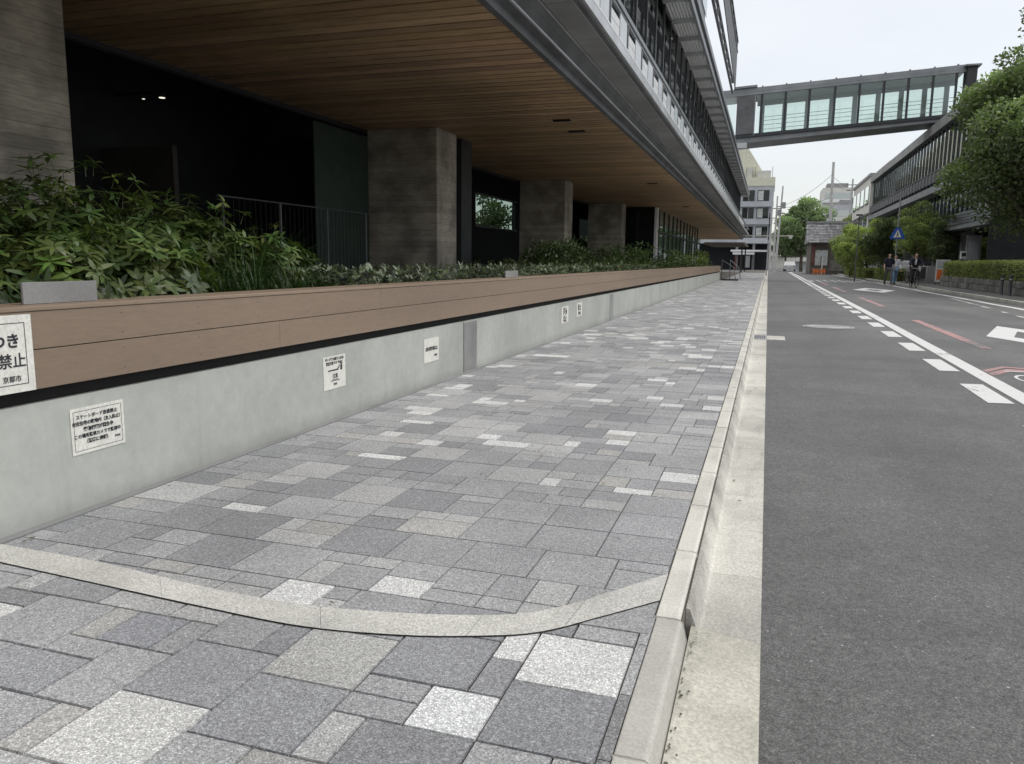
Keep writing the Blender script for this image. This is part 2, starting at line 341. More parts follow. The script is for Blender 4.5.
# curved granite band
inner = [(-2.729, 2.111), (-2.233, 2.098), (-1.754, 2.046), (-1.361, 2.037), (-1.032, 2.085), (-.732, 2.176), (-.569, 2.294), (-.412, 2.496), (-.272, 2.685)]
outer = [(-2.729, 1.99), (-2.08, 1.947), (-1.65, 1.92), (-1.276, 1.907), (-.968, 1.954), (-.743, 2.027), (-.583, 2.109), (-.433, 2.267), (-.272, 2.45)]
def sm(P, n=40):
    out = []
    for k in range(n + 1):
        t = k / n * (len(P) - 1); i = min(int(t), len(P) - 2); f = t - i
        a, b, c, d = P[max(i - 1, 0)], P[i], P[i + 1], P[min(i + 2, len(P) - 1)]
        out.append(tuple(.5 * (2 * b[q] + (c[q] - a[q]) * f + (2 * a[q] - 5 * b[q] + 4 * c[q] - d[q]) * f * f + (3 * b[q] - a[q] - 3 * c[q] + d[q]) * f ** 3) for q in (0, 1)))
    return out
si, so = sm(inner), sm(outer); band = MB(); shade = 1
dk = MB()
for k in range(40):
    if k % 8 == 0: shade = R.uniform(.92, 1.05)
    g0 = .0015 if k % 8 == 0 else 0; g1 = 0
    A, B, C_, D = si[k], si[k + 1], so[k + 1], so[k]
    band.face([(D[0] + g0, D[1], .0045), (C_[0], C_[1], .0045), (B[0], B[1], .0045), (A[0] + g0, A[1], .0045)], shade)
    for (P, Q, s_) in ((A, B, 1), (D, C_, -1)): dk.face([(P[0], P[1] - .003, .0022), (Q[0], Q[1] - .003, .0022), (Q[0], Q[1] + .003, .0022), (P[0], P[1] + .003, .0022)])
struct(band.build('granite_band', 'granite')); struct(dk.build('band_joint', 'shadow_gap'))
# kerb + gutter
k1 = MB(); y = -2.0
while y < 130:
    near = y < 2.1; L = 2.33 - y if near and y + .75 > 2.3 else .6; a, b = y + .0012, y + L - .0012; c = R.uniform(.93, 1.05)
    if near: k1.prism([(-.267, GR - .04), (-.267, .0005), (-.196, .0005), (-.187, -.007), (-.170, GR + .02), (-.170, GR - .04)], 'y', a, b, c * .80)
    else: k1.prism([(-.2705, GR - .04), (-.2705, .001), (-.202, .001), (-.195, -.004), (-.193, GR - .04)], 'y', a, b, c)
    y += L
struct(bevel(k1.build('kerb', 'kerb_concrete'), .004))
k2 = MB(); y = -2.0
while y < 130:
    L = (2.45 - y) if y < 2.4 and y + 1.6 > 2.45 else (1.6 if y < 2.4 else .55); far = y > 2.4
    c = R.uniform(.88, 1.07); cc = (c, c, c) if far else (.92, .91, .865)
    k2.prism([(-.187, GR - .04), (-.187, -.012), (-.175, -.013), (-.146, GR + .008), (-.135, GR + .001), (.049, GR + .004), (.049, GR - .04)] if far else [(-.168, GR - .04), (-.168, GR + .034), (-.05, GR + .016), (.049, GR + .004), (.049, GR - .04)], 'y', y + .0012, y + L - .0012, cc); y += L
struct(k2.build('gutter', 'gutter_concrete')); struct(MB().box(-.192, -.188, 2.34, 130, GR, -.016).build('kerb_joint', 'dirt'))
struct(MB().box(-.26, .06, -2, 130, GR - .045, GR - .012).build('gutter_bed', 'dirt'))
d = MB()
for _ in range(110):   # grit gathered at the kerb foot
    y = 1.3 + abs(R.gauss(0, 1)) * 1.1; x = -.164 + abs(R.gauss(0, .01)); s = R.uniform(.0015, .006); a = R.random() * 3
    d.face([(x + s * math.cos(a + q) * R.uniform(.5, 1), y + s * 1.4 * math.sin(a + q), GR + .037 if y < 2.45 else GR + .011) for q in (0, 1.6, 3.1, 4.7)])
struct(tag(d.build('grit', 'dirt'), kind='stuff'))['kind'] = 'stuff'
d = MB()
for _ in range(150):
    if R.random() < .5: x, y, z = -2.70 + abs(R.gauss(0, .03)), R.uniform(1.5, 22), .007
    elif R.random() < .5: x, y, z = -.12 + abs(R.gauss(0, .05)), R.uniform(2.6, 24), GR + .007
    else: x, y, z = R.uniform(-2.6, -.35), R.uniform(1.6, 22), .005
    a = R.random() * 6.28; L_ = R.uniform(.006, .016); c_ = R.choice([(1, .8, .55), (.7, .5, .3), (1.3, 1.2, .8)])
    q = [Vector((x + math.cos(a + k) * L_ * m_, y + math.sin(a + k) * L_ * m_, z + h_)) for k, m_, h_ in ((0, 1, .001), (1.5, .35, .004), (3.14, 1, .001), (4.7, .35, .003))]; d.face(q, c_)
tag(d.build('leaf_litter', 'litter'), kind='stuff')
# ---------------------------------------------------------------- road markings
Z1 = GR + .004
def lx(y): return 2.17 + .17 * max(0, y - 5) / 15 if y < 20 else 2.34 + .2 * (y - 20) / 32
mk = MB(); ys = [3 + 2.5 * i for i in range(45)]
for a, b in zip(ys, ys[1:]):
    mk.face([(lx(a), a, Z1), (lx(a) + .185, a, Z1), (lx(b) + .185, b, Z1), (lx(b), b, Z1)])
struct(mk.build('lane_line', 'paint_white'))
mk = MB(); y = 5.58
while y < 46:
    x = lx(y) - .265; mk.face([(x - .015, y - .03, Z1), (x + .2, y, Z1), (x + .215, y + 1.17, Z1), (x, y + 1.14, Z1)]); y += 2.2
for y in range(46, 112, 3): mk.face([(lx(y) - .27, y, Z1), (lx(y) - .1, y, Z1), (lx(y + 3) - .1, y + 3, Z1), (lx(y + 3) - .27, y + 3, Z1)])
struct(mk.build('broken_lane_line', 'paint_white'))
mk = MB()
for y0, y1, x in ((12.9, 19.0, 3.02), (24.8, 31.1, 3.14), (36.8, 43.8, 3.18), (48, 54, 3.2)): mk.face([(x, y0, Z1), (x + .17, y0, Z1), (x + .2, y1, Z1), (x + .03, y1, Z1)])
for q in (0, .3):     # pink chevron ahead of the bicycle pictogram
    mk.face([(2.43, 10.0 - q, Z1), (2.75, 10.55 - q, Z1), (2.75, 10.68 - q * .8, Z1), (2.43, 10.2 - q * .8, Z1)]); mk.face([(2.75, 10.55 - q, Z1), (3.2, 10.35 - q, Z1), (3.2, 10.55 - q * .8, Z1), (2.75, 10.68 - q * .8, Z1)])
struct(mk.build('red_lane_line', 'paint_red'))
mk = MB()
def diamond(cx, cy, hw, hl, iw, il):
    o = [(cx - hw, cy), (cx, cy - hl), (cx + hw, cy), (cx, cy + hl)]; n = [(cx - iw, cy), (cx, cy - il), (cx + iw, cy), (cx, cy + il)]
    for k in range(4):
        l = (k + 1) % 4; mk.face([(*o[k], Z1), (*o[l], Z1), (*n[l], Z1), (*n[k], Z1)])
diamond(4.45, 15.2, .82, 2.7, .40, 1.35); diamond(4.78, 40.2, .92, 3.3, .42, 1.4)
for k in range(24):    # bicycle pictogram, front wheel and frame
    for c0, cr in (((2.78, 9.55), .17), ((3.2, 9.45), .17)):
        a0, a1 = k / 24 * 6.283, (k + 1) / 24 * 6.283; f = lambda r, a: (c0[0] + r * math.cos(a), c0[1] + r * 2.1 * math.sin(a), Z1)
        mk.face([f(cr, a0), f(cr, a1), f(cr - .03, a1), f(cr - .03, a0)])
for a, b in (((2.78, 9.55), (2.86, 10.15)), ((2.86, 10.1), (3.12, 10.1)), ((2.86, 10.1), (3.0, 9.5)), ((3.0, 9.5), (3.2, 9.5)), ((3.12, 10.15), (3.2, 9.5)), ((2.66, 10.2), (2.9, 10.2))):
    mk.face([(a[0] - .02, a[1] - .03, Z1 + .001), (a[0] + .02, a[1] + .03, Z1 + .001), (b[0] + .02, b[1] + .03, Z1 + .001), (b[0] - .02, b[1] - .03, Z1 + .001)])
struct(mk.build('road_symbols', 'paint_white'))
mk = MB()
for k in range(9): x = 2.8 + k * .5; mk.face([(x, 56, Z1), (x + .26, 56, Z1), (x + .26, 62, Z1), (x, 62, Z1)])
for a, b in (((6.02, 25.4), (6.4, 32.6)), ((5.72, 20.8), (5.9, 23.6))): mk.face([(a[0], a[1], Z1), (a[0] + .13, a[1], Z1), (b[0] + .1, b[1], Z1), (b[0], b[1], Z1)])
struct(mk.build('worn_markings', 'paint_worn'))
mk = MB(); x = 0; ed = [6.72 + R.uniform(-.035, .035) for _ in range(60)]
for i in range(59): y = 10 + i * 2; mk.face([(ed[i], y, Z1), (ed[i] + R.uniform(.15, .26), y, Z1), (ed[i + 1] + .2, y + 2, Z1), (ed[i + 1], y + 2, Z1)])
struct(mk.build('edge_line', 'paint_white'))
# ---------------------------------------------------------------- manhole + drain
m = empty('manhole_cover', (1.17, 16.1, GR), 'round pale grey manhole cover set in the asphalt', 'manhole cover')
c = MB(); n = 40
for r0, r1, z, cc in ((0, .40, .007, 1), (.415, .47, .006, .8)):
    for k in range(n):
        a, b = 6.2832 * k / n, 6.2832 * (k + 1) / n; P = lambda r, a: (1.17 + r * math.cos(a), 16.1 + r * math.sin(a), GR + z)
        c.face([P(r0, a), P(r1, a), P(r1, b), P(r0, b)] if r0 else [P(0, 0), P(r1, a), P(r1, b)], cc)
c.build('frame', 'grille_cover', m)
c = MB()
for k in range(40):
    a, b = 6.2832 * k / 40, 6.2832 * (k + 1) / 40
    pr = [(0.0, .0073), (.06, .0073), (.063, .011), (.12, .011), (.123, .0073), (.18, .0073), (.183, .011), (.24, .011), (.243, .0073), (.31, .0073), (.313, .011), (.39, .011), (.395, .0073)]
    for (r0, z0), (r1, z1) in zip(pr, pr[1:]):
        P = lambda r, a, z: (1.17 + r * math.cos(a), 16.1 + r * math.sin(a), GR + z)
        c.face([P(r0, a, z0), P(r1, a, z1), P(r1, b, z1), P(r0, b, z0)] if r0 else [P(0, 0, z0), P(r1, a, z1), P(r1, b, z1)], 1)
c.build('lid', 'grille_cover', m)
m = empty('drain_grate', (-.05, 13.2, GR), 'black slotted drain grate across the gutter with a pale concrete collar', 'drain')
MB().box(.052, .33, 12.95, 13.62, GR - .03, GR + .006).build('collar', 'gutter_concrete', m); MB().box(-.155, .045, 12.95, 13.62, GR - .02, GR + .006).build('pit', 'black', m)
c = MB()
for k in range(7): c.box(-.15 + k * .03, -.137 + k * .03, 12.97, 13.6, GR + .007, GR + .012)
c.box(-.155, .045, 12.95, 12.97, GR + .007, GR + .0125).box(-.155, .045, 13.6, 13.62, GR + .007, GR + .0125); c.build('bars', 'light_metal', m)

# ---------------------------------------------------------------- planter wall
PW = empty('planter_wall', (-2.9, 20, 0), 'long low concrete planter wall clad with brown planks along the pavement', 'planter wall')
y = -8.0; segs = []
for y1 in (7.06, 14.6, 20.1, 25.6, 31, 36.5, 42, 46, 50):
    MB().box(-3.05, -2.78, y + .006, y1 - .006, -.1, .505).build('concrete_panel', 'fair_concrete', PW); y = y1
MB().box(-3.06, -2.80, -8, 50, -.1, .5).build('panel_joint', 'shadow_gap', PW)
MB().box(-3.06, -2.803, -8, 49.9, .507, .57).build('recess_shade', 'shadow_gap', PW)  # black fill stands in for the shade under the planks
for z0, z1, nm, off in ((.566, .7225, 'lower_plank', 0), (.7265, .876, 'upper_plank', 1.3)):
    y = -8.0 + off
    while y < 50:
        L = min(4.0, 50 - y); o = MB().box(-2.80, -2.752, y + .0006, y + L - .0006, z0, z1, R.uniform(.98, 1.03)).build(nm, 'wpc', PW); bevel(o, .0015, 1); y += 4.0
o = MB().box(-2.99, -2.748, -8, 50, .8775, .897, 1.1).build('cap_plank', 'wpc', PW); bevel(o, .004)
c = MB(); y = -7.7
while y < 50:
    for z in (.60, .69, .76, .845):
        for dy in (0, .5): c.tube([(-2.7525, y + dy, z), (-2.750, y + dy, z)], .0022, 6)
    y += 1.0
c.build('screw', 'dark_metal', PW)
for ya, yb in ((7.07, 7.42), (14.55, 14.85)): bevel(MB().box(-2.80, -2.772, ya, yb, .002, .49).build('steel_plate', 'steel', PW), .002)
MB().box(-7.2, -3.06, -8, 50, -.1, .72).build('soil', 'soil', PW)
MB().box(-3.055, -2.775, 49.95, 50.1, -.1, .89).build('end_panel', 'fair_concrete', PW)
for ya, yb, z in ((2.40, 2.77, .987), (8.56, 9.03, .975)):
    t = empty('ledge_plate', (-2.85, (ya + yb) / 2, .897), 'pale grey metal plate standing on the brown ledge ' + ('in front of the big leafy shrub' if ya < 5 else 'among the low pale leaved plants'), 'plate', 'metal plates on the planter ledge')
    bevel(MB().box(-2.862, -2.85, ya, yb, .898, z).build('plate', 'grey_metal' if 0 else 'slab_grey', t), .002); MB().box(-2.90, -2.8625, ya + .03, yb - .03, .898, .91).build('bracket', 'dark_metal', t)
# ---------------------------------------------------------------- notices
RY = Matrix(((0, 0, 1, 0), (1, 0, 0, 0), (0, 1, 0, 0), (0, 0, 0, 1)))   # text x -> +y, text y -> +z, facing +x
def notice(ya, yb, z0, z1, xw, label, lines, frame=True, cat='notice', tilt=0):
    t = empty('posted_notice', (xw, (ya + yb) / 2, z0), label, cat, 'notices stuck on the planter wall')
    dz = tilt; MB().prism([(ya, z0), (yb, z0 + dz), (yb, z1 + dz), (ya, z1)], 'x', xw + .001, xw + .0035).build('sheet', 'paper', t)
    if frame:
        f = MB(); i = .014 if yb - ya < .34 else .03; w = .0018 if yb - ya < .34 else .003; a, b, lo, hi = ya + i, yb - i, z0 + i, z1 - i
        for q in ((a, b, lo, lo + w), (a, b, hi - w, hi), (a, a + w, lo + w, hi - w), (b - w, b, lo + w, hi - w)): f.box(xw + .0036, xw + .0042, *q)
        f.build('border', 'ink', t)
    for s, size, yc, zc, bo in lines: text_mesh(s, size, 'lettering', t, (xw + .0046, yc, zc), RY, 'ink', bo)
    return t
notice(2.511, 2.80, .247, .449, -2.78, 'landscape white notice with five dense text lines in a thin frame, nearest on the concrete',
       [('スケートボード迷惑禁止', .0205, 2.65, .408, .0004), ('付近住宅の敷地内（立入禁止）', .0195, 2.653, .38, .0006), ('器物損壊が発生中', .0205, 2.655, .352, .0008),
        ('この場所監視カメラで監視中', .0195, 2.65, .324, .0005), ('（警察に通報）', .02, 2.645, .297, .0006), ('管理者', .011, 2.757, .29, 0)])
t = notice(4.513, 4.80, .215, .44, -2.78, 'cream portrait notice with two text lines and a black skateboard symbol', [('ボード等の乗り入れは', .024, 4.655, .418, .0008), ('迷惑行為です やめて', .024, 4.655, .39, .0008), ('注意', .035, 4.66, .30, .0004), ('管理者', .016, 4.66, .245, 0)], False)
f = MB().prism([(4.57, .347), (4.69, .347), (4.715, .372), (4.725, .368), (4.70, .338), (4.57, .338)], 'x', -2.7765, -2.7758); f.box(-2.7765, -2.7758, 4.73, 4.755, .335, .37); f.tube([(-2.7765, 4.742, .38), (-2.7757, 4.742, .38)], .01, 10)
f.box(-2.7765, -2.7758, 4.6, 4.72, .268, .272); f.box(-2.7765, -2.7758, 4.62, 4.70, .275, .279); f.build('symbol', 'ink', t)
notice(6.133, 6.45, .205, .412, -2.78, 'plain white notice with one line of small black text left of the steel plate', [('自転車駐輪禁止', .038, 6.29, .318, .001), ('管理者', .022, 6.38, .255, .0003)], False)
notice(10.9, 11.3, .2, .44, -2.78, 'white notice with a bold black symbol beyond the steel plate', [('注意', .12, 11.1, .36, .004), ('禁止', .1, 11.1, .25, .003)], False)
notice(11.85, 12.2, .24, .45, -2.78, 'smaller white notice farthest along the concrete wall', [('禁止', .11, 12.02, .37, .002), ('管理者', .06, 12.02, .28, .001)], False)
t = notice(1.70, 2.337, .567, .868, -2.7505, 'large white framed notice hung over the brown planks, cut by the left picture edge',
       [('つき', .060, 2.222, .765, .0018), ('禁止', .060, 2.243, .688, .0009), ('京都市', .027, 2.236, .62, .0002)], True)

SOFFIT_LIGHTS = [(-3.68, 14.16), (-3.70, 15.4), (-3.7, 26), (-3.7, 37)]
# ---------------------------------------------------------------- left building
LB = empty('office_building', (-6, 40, 0), 'long modern office building overhanging the left pavement with a timber soffit', 'building')
s = MB(); y = -8.0
while y < 90:
    k = R.uniform(.72, 1.15); s.box(-7.72, -2.84, y + .02, y + .215, 3.60, 3.63, (k, k * R.uniform(.95, 1.03), k * R.uniform(.9, 1.05))); y += .235
s.build('timber_soffit', 'timber', LB)
MB().box(-7.75, -2.84, -8, 90, 3.66, 3.72).build('soffit_backing', 'black', LB)
# edge beam: drip channel, dark web, bright flange
MB().prism([(-2.839, 3.588), (-2.76, 3.588), (-2.76, 3.70), (-2.66, 3.70), (-2.66, 3.74), (-2.839, 3.74)], 'y', -8, 90).build('edge_beam', 'beam_grey', LB)
MB().prism([(-2.66, 3.702), (-2.635, 3.702), (-2.635, 3.725), (-2.66, 3.725)], 'y', -8, 90).build('drip_edge', 'light_metal', LB)
MB().prism([(-2.74, 3.742), (-2.70, 3.742), (-2.66, 3.90), (-2.60, 3.955), (-2.74, 3.955)], 'y', -8, 90).build('channel', 'beam_grey', LB)
MB().box(-2.598, -2.585, -8, 90, 3.94, 3.965).build('channel_lip', 'light_metal', LB)
y = -8.0
while y < 90: MB().box(-2.583, -2.26, y + .006, y + 1.544, 3.972, 4.06).build('soffit_panel', 'slab_grey', LB); y += 1.55
MB().box(-3.2, -2.27, -8, 90, 4.062, 4.12).build('balcony_slab', 'slab_grey', LB)
MB().box(-2.258, -2.20, -8, 90, 4.00, 4.10).build('edge_angle', 'beam_grey', LB)
MB().box(-2.198, -2.16, -8, 90, 4.03, 4.16).build('fascia', 'light_metal', LB); MB().box(-2.27, -2.158, -8, 90, 4.165, 4.195).build('balcony_kerb', 'white_panel', LB)
y = 2.0
while y < 60:
    bevel(MB().box(-2.215, -2.20, y, y + .55, 4.20, 4.59).build('railing_panel', 'frosted', LB), .006)
    y += 1.38
MB().box(-2.26, -2.19, -8, 90, 4.66, 4.73).box(-2.24, -2.20, -8, 90, 4.60, 4.62).build('handrail', 'grey_metal', LB)
c = MB(); y = 2.7
while y < 60: c.box(-2.235, -2.205, y, y + .04, 4.195, 4.66); y += 1.38
c.build('railing_posts', 'grey_metal', LB)
c = MB()
for z in [4.2 + .15 * k for k in range(8)]: c.box(-2.90, -2.8, -8, 90, z + .006, z + .144)
c.build('cladding', 'white_panel', LB); MB().box(-3.5, -2.91, -8, 90, 4.13, 5.4).build('spandrel_wall', 'slab_grey', LB)
MB().box(-3.34, -3.31, -8, 90, 5.41, 8.1).build('window_band', 'glass_facade', LB)
MB().box(-3.33, -3.19, -8, 90, 6.205, 6.28).box(-3.33, -3.19, -8, 90, 7.3, 7.35).build('transom', 'dark_metal', LB)
y = 9.0
while y < 88: MB().box(-3.16, -3.10, y, y + .11, 5.42, 8.1).build('mullion', 'dark_metal', LB); y += 1.55
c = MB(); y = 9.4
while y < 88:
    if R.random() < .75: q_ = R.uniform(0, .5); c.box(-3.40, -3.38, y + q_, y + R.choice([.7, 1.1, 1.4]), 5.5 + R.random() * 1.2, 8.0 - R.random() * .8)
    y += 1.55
c.build('bright_pane_panels', 'white_panel', LB); MB().box(-9, -5.2, -8, 90, 4.0, 8.1).build('inner_room', 'interior', LB)  # white panels show blinds and sky reflections as plain colour
# eave with brackets and slatted underside
c = MB()
for k in range(8): c.box(-3.1 + k * .09, -3.03 + k * .09, -8, 90, 8.12, 8.16)
c.build('eave_underside', 'eave_white', LB); MB().box(-3.2, -2.42, -8, 90, 8.18, 8.30).build('eave_roof', 'slab_grey', LB)
MB().box(-2.44, -2.36, -8, 90, 8.0, 8.17).box(-2.40, -2.30, -8, 90, 8.30, 8.5).build('eave_beam', 'grey_metal', LB)
y = 9.0
while y < 88: MB().box(-3.1, -2.45, y, y + .10, 8.0, 8.115).box(-2.5, -2.44, y - .02, y + .12, 7.93, 7.998).build('eave_bracket', 'light_metal', LB); y += 1.93
MB().box(-2.39, -2.37, -8, 90, 8.18, 8.29).build('eave_web', 'dark_metal', LB)
MB().box(-8, -2.4, -8, 27.3, 8.52, 13.5).build('upper_storey', 'dark_metal', LB)
c = MB()
for y in range(-6, 27, 2): c.box(-2.398, -2.38, y, y + 1.6, 9.0, 11.8)
c.build('upper_windows', 'glass_dark', LB)
MB().box(-8, -3.2, 27.3, 90, 8.18, 8.6).build('roof_slab', 'slab_grey', LB)
for X, z0, z1, ya in ((-2.42, 10.3, 10.85, 14), (-2.38, 12.9, 13.45, 14)):    # open lattice beams running to the bridge tower
    c = MB(); ye = 46.5 if z0 < 11 else 48.5; c.box(X - .05, X + .05, ya, ye, z0, z0 + .1).box(X - .05, X + .05, ya, ye, z1, z1 + .1); y = ya; q = 0
    while y < ye - .3:
        c.box(X - .03, X + .03, y, y + .2, z0 + .1, z1); y += 1.7
    c.build('lattice_beam', 'beam_grey', LB)
MB().prism([(20, 12.88), (48.4, 10.9), (48.4, 13.0)], 'x', -2.40, -2.36).build('gusset_plate', 'beam_grey', LB)
# ground floor
for k in range(8):
    yc = 5.45 + 10.15 * k if k else 5.45
    y0, y1 = (4.9, 5.85) if k == 0 else (4.2 + 10.1 * k, 5.2 + 10.1 * k)
    x1 = -6.18
    if k in (4,): continue
    bevel(MB().box(-7.68, x1, y0, y1, -.1, 3.598).build('concrete_column', 'board_concrete', LB), .012, 1)
MB().box(-7.62, -6.6, -5.2, -4.2, -.1, 3.598).build('concrete_column', 'board_concrete', LB)
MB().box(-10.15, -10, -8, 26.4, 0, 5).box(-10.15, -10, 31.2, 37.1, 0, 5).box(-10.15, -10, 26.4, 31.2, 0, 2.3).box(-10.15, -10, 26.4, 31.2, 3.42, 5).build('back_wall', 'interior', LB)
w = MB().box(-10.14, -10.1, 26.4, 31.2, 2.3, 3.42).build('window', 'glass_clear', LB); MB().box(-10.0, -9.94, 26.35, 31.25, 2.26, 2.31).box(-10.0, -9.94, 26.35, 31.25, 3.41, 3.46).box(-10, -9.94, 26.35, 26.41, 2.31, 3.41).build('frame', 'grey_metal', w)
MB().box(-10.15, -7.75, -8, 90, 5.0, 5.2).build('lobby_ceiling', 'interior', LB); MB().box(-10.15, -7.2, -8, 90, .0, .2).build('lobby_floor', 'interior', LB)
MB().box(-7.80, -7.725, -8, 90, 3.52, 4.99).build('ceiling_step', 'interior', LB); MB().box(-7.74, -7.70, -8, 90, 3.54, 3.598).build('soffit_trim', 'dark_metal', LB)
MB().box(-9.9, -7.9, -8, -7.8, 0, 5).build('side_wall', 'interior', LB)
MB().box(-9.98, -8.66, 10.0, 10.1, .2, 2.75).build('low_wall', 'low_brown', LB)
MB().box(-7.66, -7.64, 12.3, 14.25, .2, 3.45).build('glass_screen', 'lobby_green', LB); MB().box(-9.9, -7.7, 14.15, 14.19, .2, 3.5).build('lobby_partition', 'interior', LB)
MB().box(-6.95, -6.25, 15.75, 16.35, .2, 3.595).build('steel_column', 'dark_metal', LB)
# glazed shop volume
MB().box(-9.98, -7.76, 37.0, 37.1, .2, 4.98).box(-7.69, -5.11, 37.0, 37.1, .2, 3.59).build('glass_return', 'glass_dark', LB); MB().box(-9.98, -5.2, 37.3, 37.4, .2, 4.98).build('return_wall', 'interior', LB); MB().box(-5.10, -5.0, 37.0, 37.7, .2, 3.57).build('shop_pier', 'white_panel', LB)
MB().box(-5.09, -5.07, 37.7, 62, .6, 3.55).build('shopfront_glass', 'glass_clear', LB)
for k in range(12): MB().box(-5.06, -5.03, 38.2 + k * 1.95, 38.4 + k * 1.95, .2, 3.56).build('shopfront_mullion', 'black', LB)
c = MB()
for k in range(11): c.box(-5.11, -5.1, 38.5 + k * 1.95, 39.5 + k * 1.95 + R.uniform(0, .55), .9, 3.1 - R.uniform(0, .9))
c.build('shop_bright_panels', 'eave_white', LB)  # white panels stand in for daylight seen through the shopfront
c = MB().box(-9.9, -5.12, 38, 88, .19, .21)
c.build('shop_floor', 'slab_grey', LB); MB().box(-5.06, -4.95, 37.5, 62, 2.45, 2.53).build('shopfront_transom', 'dark_metal', LB)
for x, y in SOFFIT_LIGHTS:
    MB().box(x - .16, x + .16, y - .06, y + .06, 3.578, 3.599).build('soffit_light', 'black', LB)
MB().box(-9.9, -7.81, 10.2, 10.26, 3.56, 3.60).build('light_track', 'dark_metal', LB)
for x, rr in ((-9.0, .045), (-9.35, .02)):
    MB().tube([(x, 10.23, 3.5), (x, 10.23, 3.559)], rr + .012, 12).build('track_light', 'dark_metal', LB)
    MB().tube([(x, 10.23, 3.492), (x, 10.23, 3.499)], rr, 12).build('lamp', 'lamp_glow', LB)
# lower porch canopy beyond
t = empty('porch_canopy', (-4, 97, 0), 'low brown porch roof beyond the end of the office overhang', 'canopy')
MB().box(-7, -2.6, 92, 108, 3.1, 3.35).build('roof', 'wood_dark', t)
for yy in (93, 107): MB().box(-2.95, -2.8, yy, yy + .2, GR, 3.09).build('post', 'dark_metal', t)
# fence behind the shrubs
t = empty('metal_railing', (-6.6, 11, .3), 'thin grey metal railing behind the planter shrubs', 'railing')
MB().box(-6.81, -6.79, 8.6, 12.7, 1.868, 1.888).build('top_rail', 'dark_metal', t)
for k in range(4): MB().box(-6.815, -6.785, 8.7 + k * 1.28, 8.73 + k * 1.28, .7, 1.867).build('post', 'beam_grey', t)
c = MB()
for k in range(34): c.box(-6.803, -6.797, 8.7 + k * .118, 8.706 + k * .118, .9, 1.867)
c.build('bars', 'interior', t)
# rail rack at the planter end
t = empty('stair_rail', (-2.1, 50.8, 0), 'dark metal handrail frame standing on the pavement at the planter end', 'handrail')
for q in (0, .5):
    MB().tube([(-2.75 + q, 51.4, .0), (-2.75 + q, 51.4, 1.25), (-2.0 + q * .6, 50.6, .8), (-1.85 + q * .6, 50.4, .1)], .03, 8).build('hoop', 'grey_metal', t)
MB().box(-2.7, -1.7, 50.3, 51.6, 0, .08).build('base', 'dark_metal', t)

# ---------------------------------------------------------------- plants in the planter
def foliage_root(name, loc, label, cat, group): return empty(name, loc, label, cat, group)
def leafy_shrub(x, y, z, r, h, n, label, seed):
    r_ = random.Random(seed); t = foliage_root('leafy_shrub', (x, y, z), label, 'shrub', 'leafy shrubs in the planter')
    L = MB(); S = MB()
    for i in range(n):
        out = rnd_dir(r_); out.z = abs(out.z) if r_.random() < .85 else out.z * .4; q = r_.uniform(.6, .98) if i % 4 else r_.uniform(.3, .7); q *= 1 + .16 * math.sin(3 * math.atan2(out.y, out.x) + seed)
        f = max(0, out.z) * q; px, py, pz = x + out.x * r * q, y + out.y * r * q * 1.15, z + .08 + h * max(out.z * q, 0) + (.1 if out.z < .1 else 0)
        out = (out + Vector((0, 0, .5)) + rnd_dir(r_) * .35).normalized(); P = Vector((px, py, pz))
        if i % 14 == 0: S.tube([(x, y, z - .02), (x + (px - x) * .6, y + (py - y) * .6, z + .1), P - out * .2], [.008, .006, .004], 4)
        L.tube([P - out * .1, P], [.003, .002], 3, (.6, .45, .4))
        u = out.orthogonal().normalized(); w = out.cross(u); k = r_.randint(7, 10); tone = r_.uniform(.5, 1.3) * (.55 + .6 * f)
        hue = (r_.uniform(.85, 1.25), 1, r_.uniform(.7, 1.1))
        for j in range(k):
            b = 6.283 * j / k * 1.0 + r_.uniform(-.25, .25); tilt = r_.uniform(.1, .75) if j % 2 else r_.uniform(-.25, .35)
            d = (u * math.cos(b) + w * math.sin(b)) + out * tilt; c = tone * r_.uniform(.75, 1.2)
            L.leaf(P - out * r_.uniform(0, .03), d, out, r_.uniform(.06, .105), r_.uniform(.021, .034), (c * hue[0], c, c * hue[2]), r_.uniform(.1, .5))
    L.build('leaves', 'leaf_shrub', t); S.build('stems', 'bark', t); return t
sh = [(-3.42, 2.35, .36, .30, 48, 'light green whorled shrub right behind the large framed notice'), (-3.35, 2.95, .36, .36, 56, 'light green leafy shrub just beyond the near ledge plate'), (-3.4, 3.6, .40, .40, 66, 'broad leafy shrub at the front where the dark sedges begin'),
      (-4.3, 2.9, .5, .62, 70, 'tall dark shrub at the foot of the nearest concrete column'), (-4.2, 3.9, .55, .72, 95, 'tallest shrub of the planter, its top before the dark lobby'), (-4.1, 4.8, .5, .62, 85, 'rounded leafy shrub behind the grass tufts'),
      (-5.2, 4.6, .55, .80, 80, 'dark shrub deep in the planter beside the near column'), (-5.3, 6.2, .55, .62, 70, 'dark leafy shrub deep in the planter before the railing'), (-4.2, 1.7, .5, .55, 50, 'shadowed shrub at the left picture edge'), (-3.9, 5.5, .42, .42, 55, 'small leafy shrub between the grass and the railing')]
for i, (x, y, r, h, n, lb) in enumerate(sh): leafy_shrub(x, y, .74, r * 1.15, h * 1.2, int(n * 5.5), lb, 20 + i)
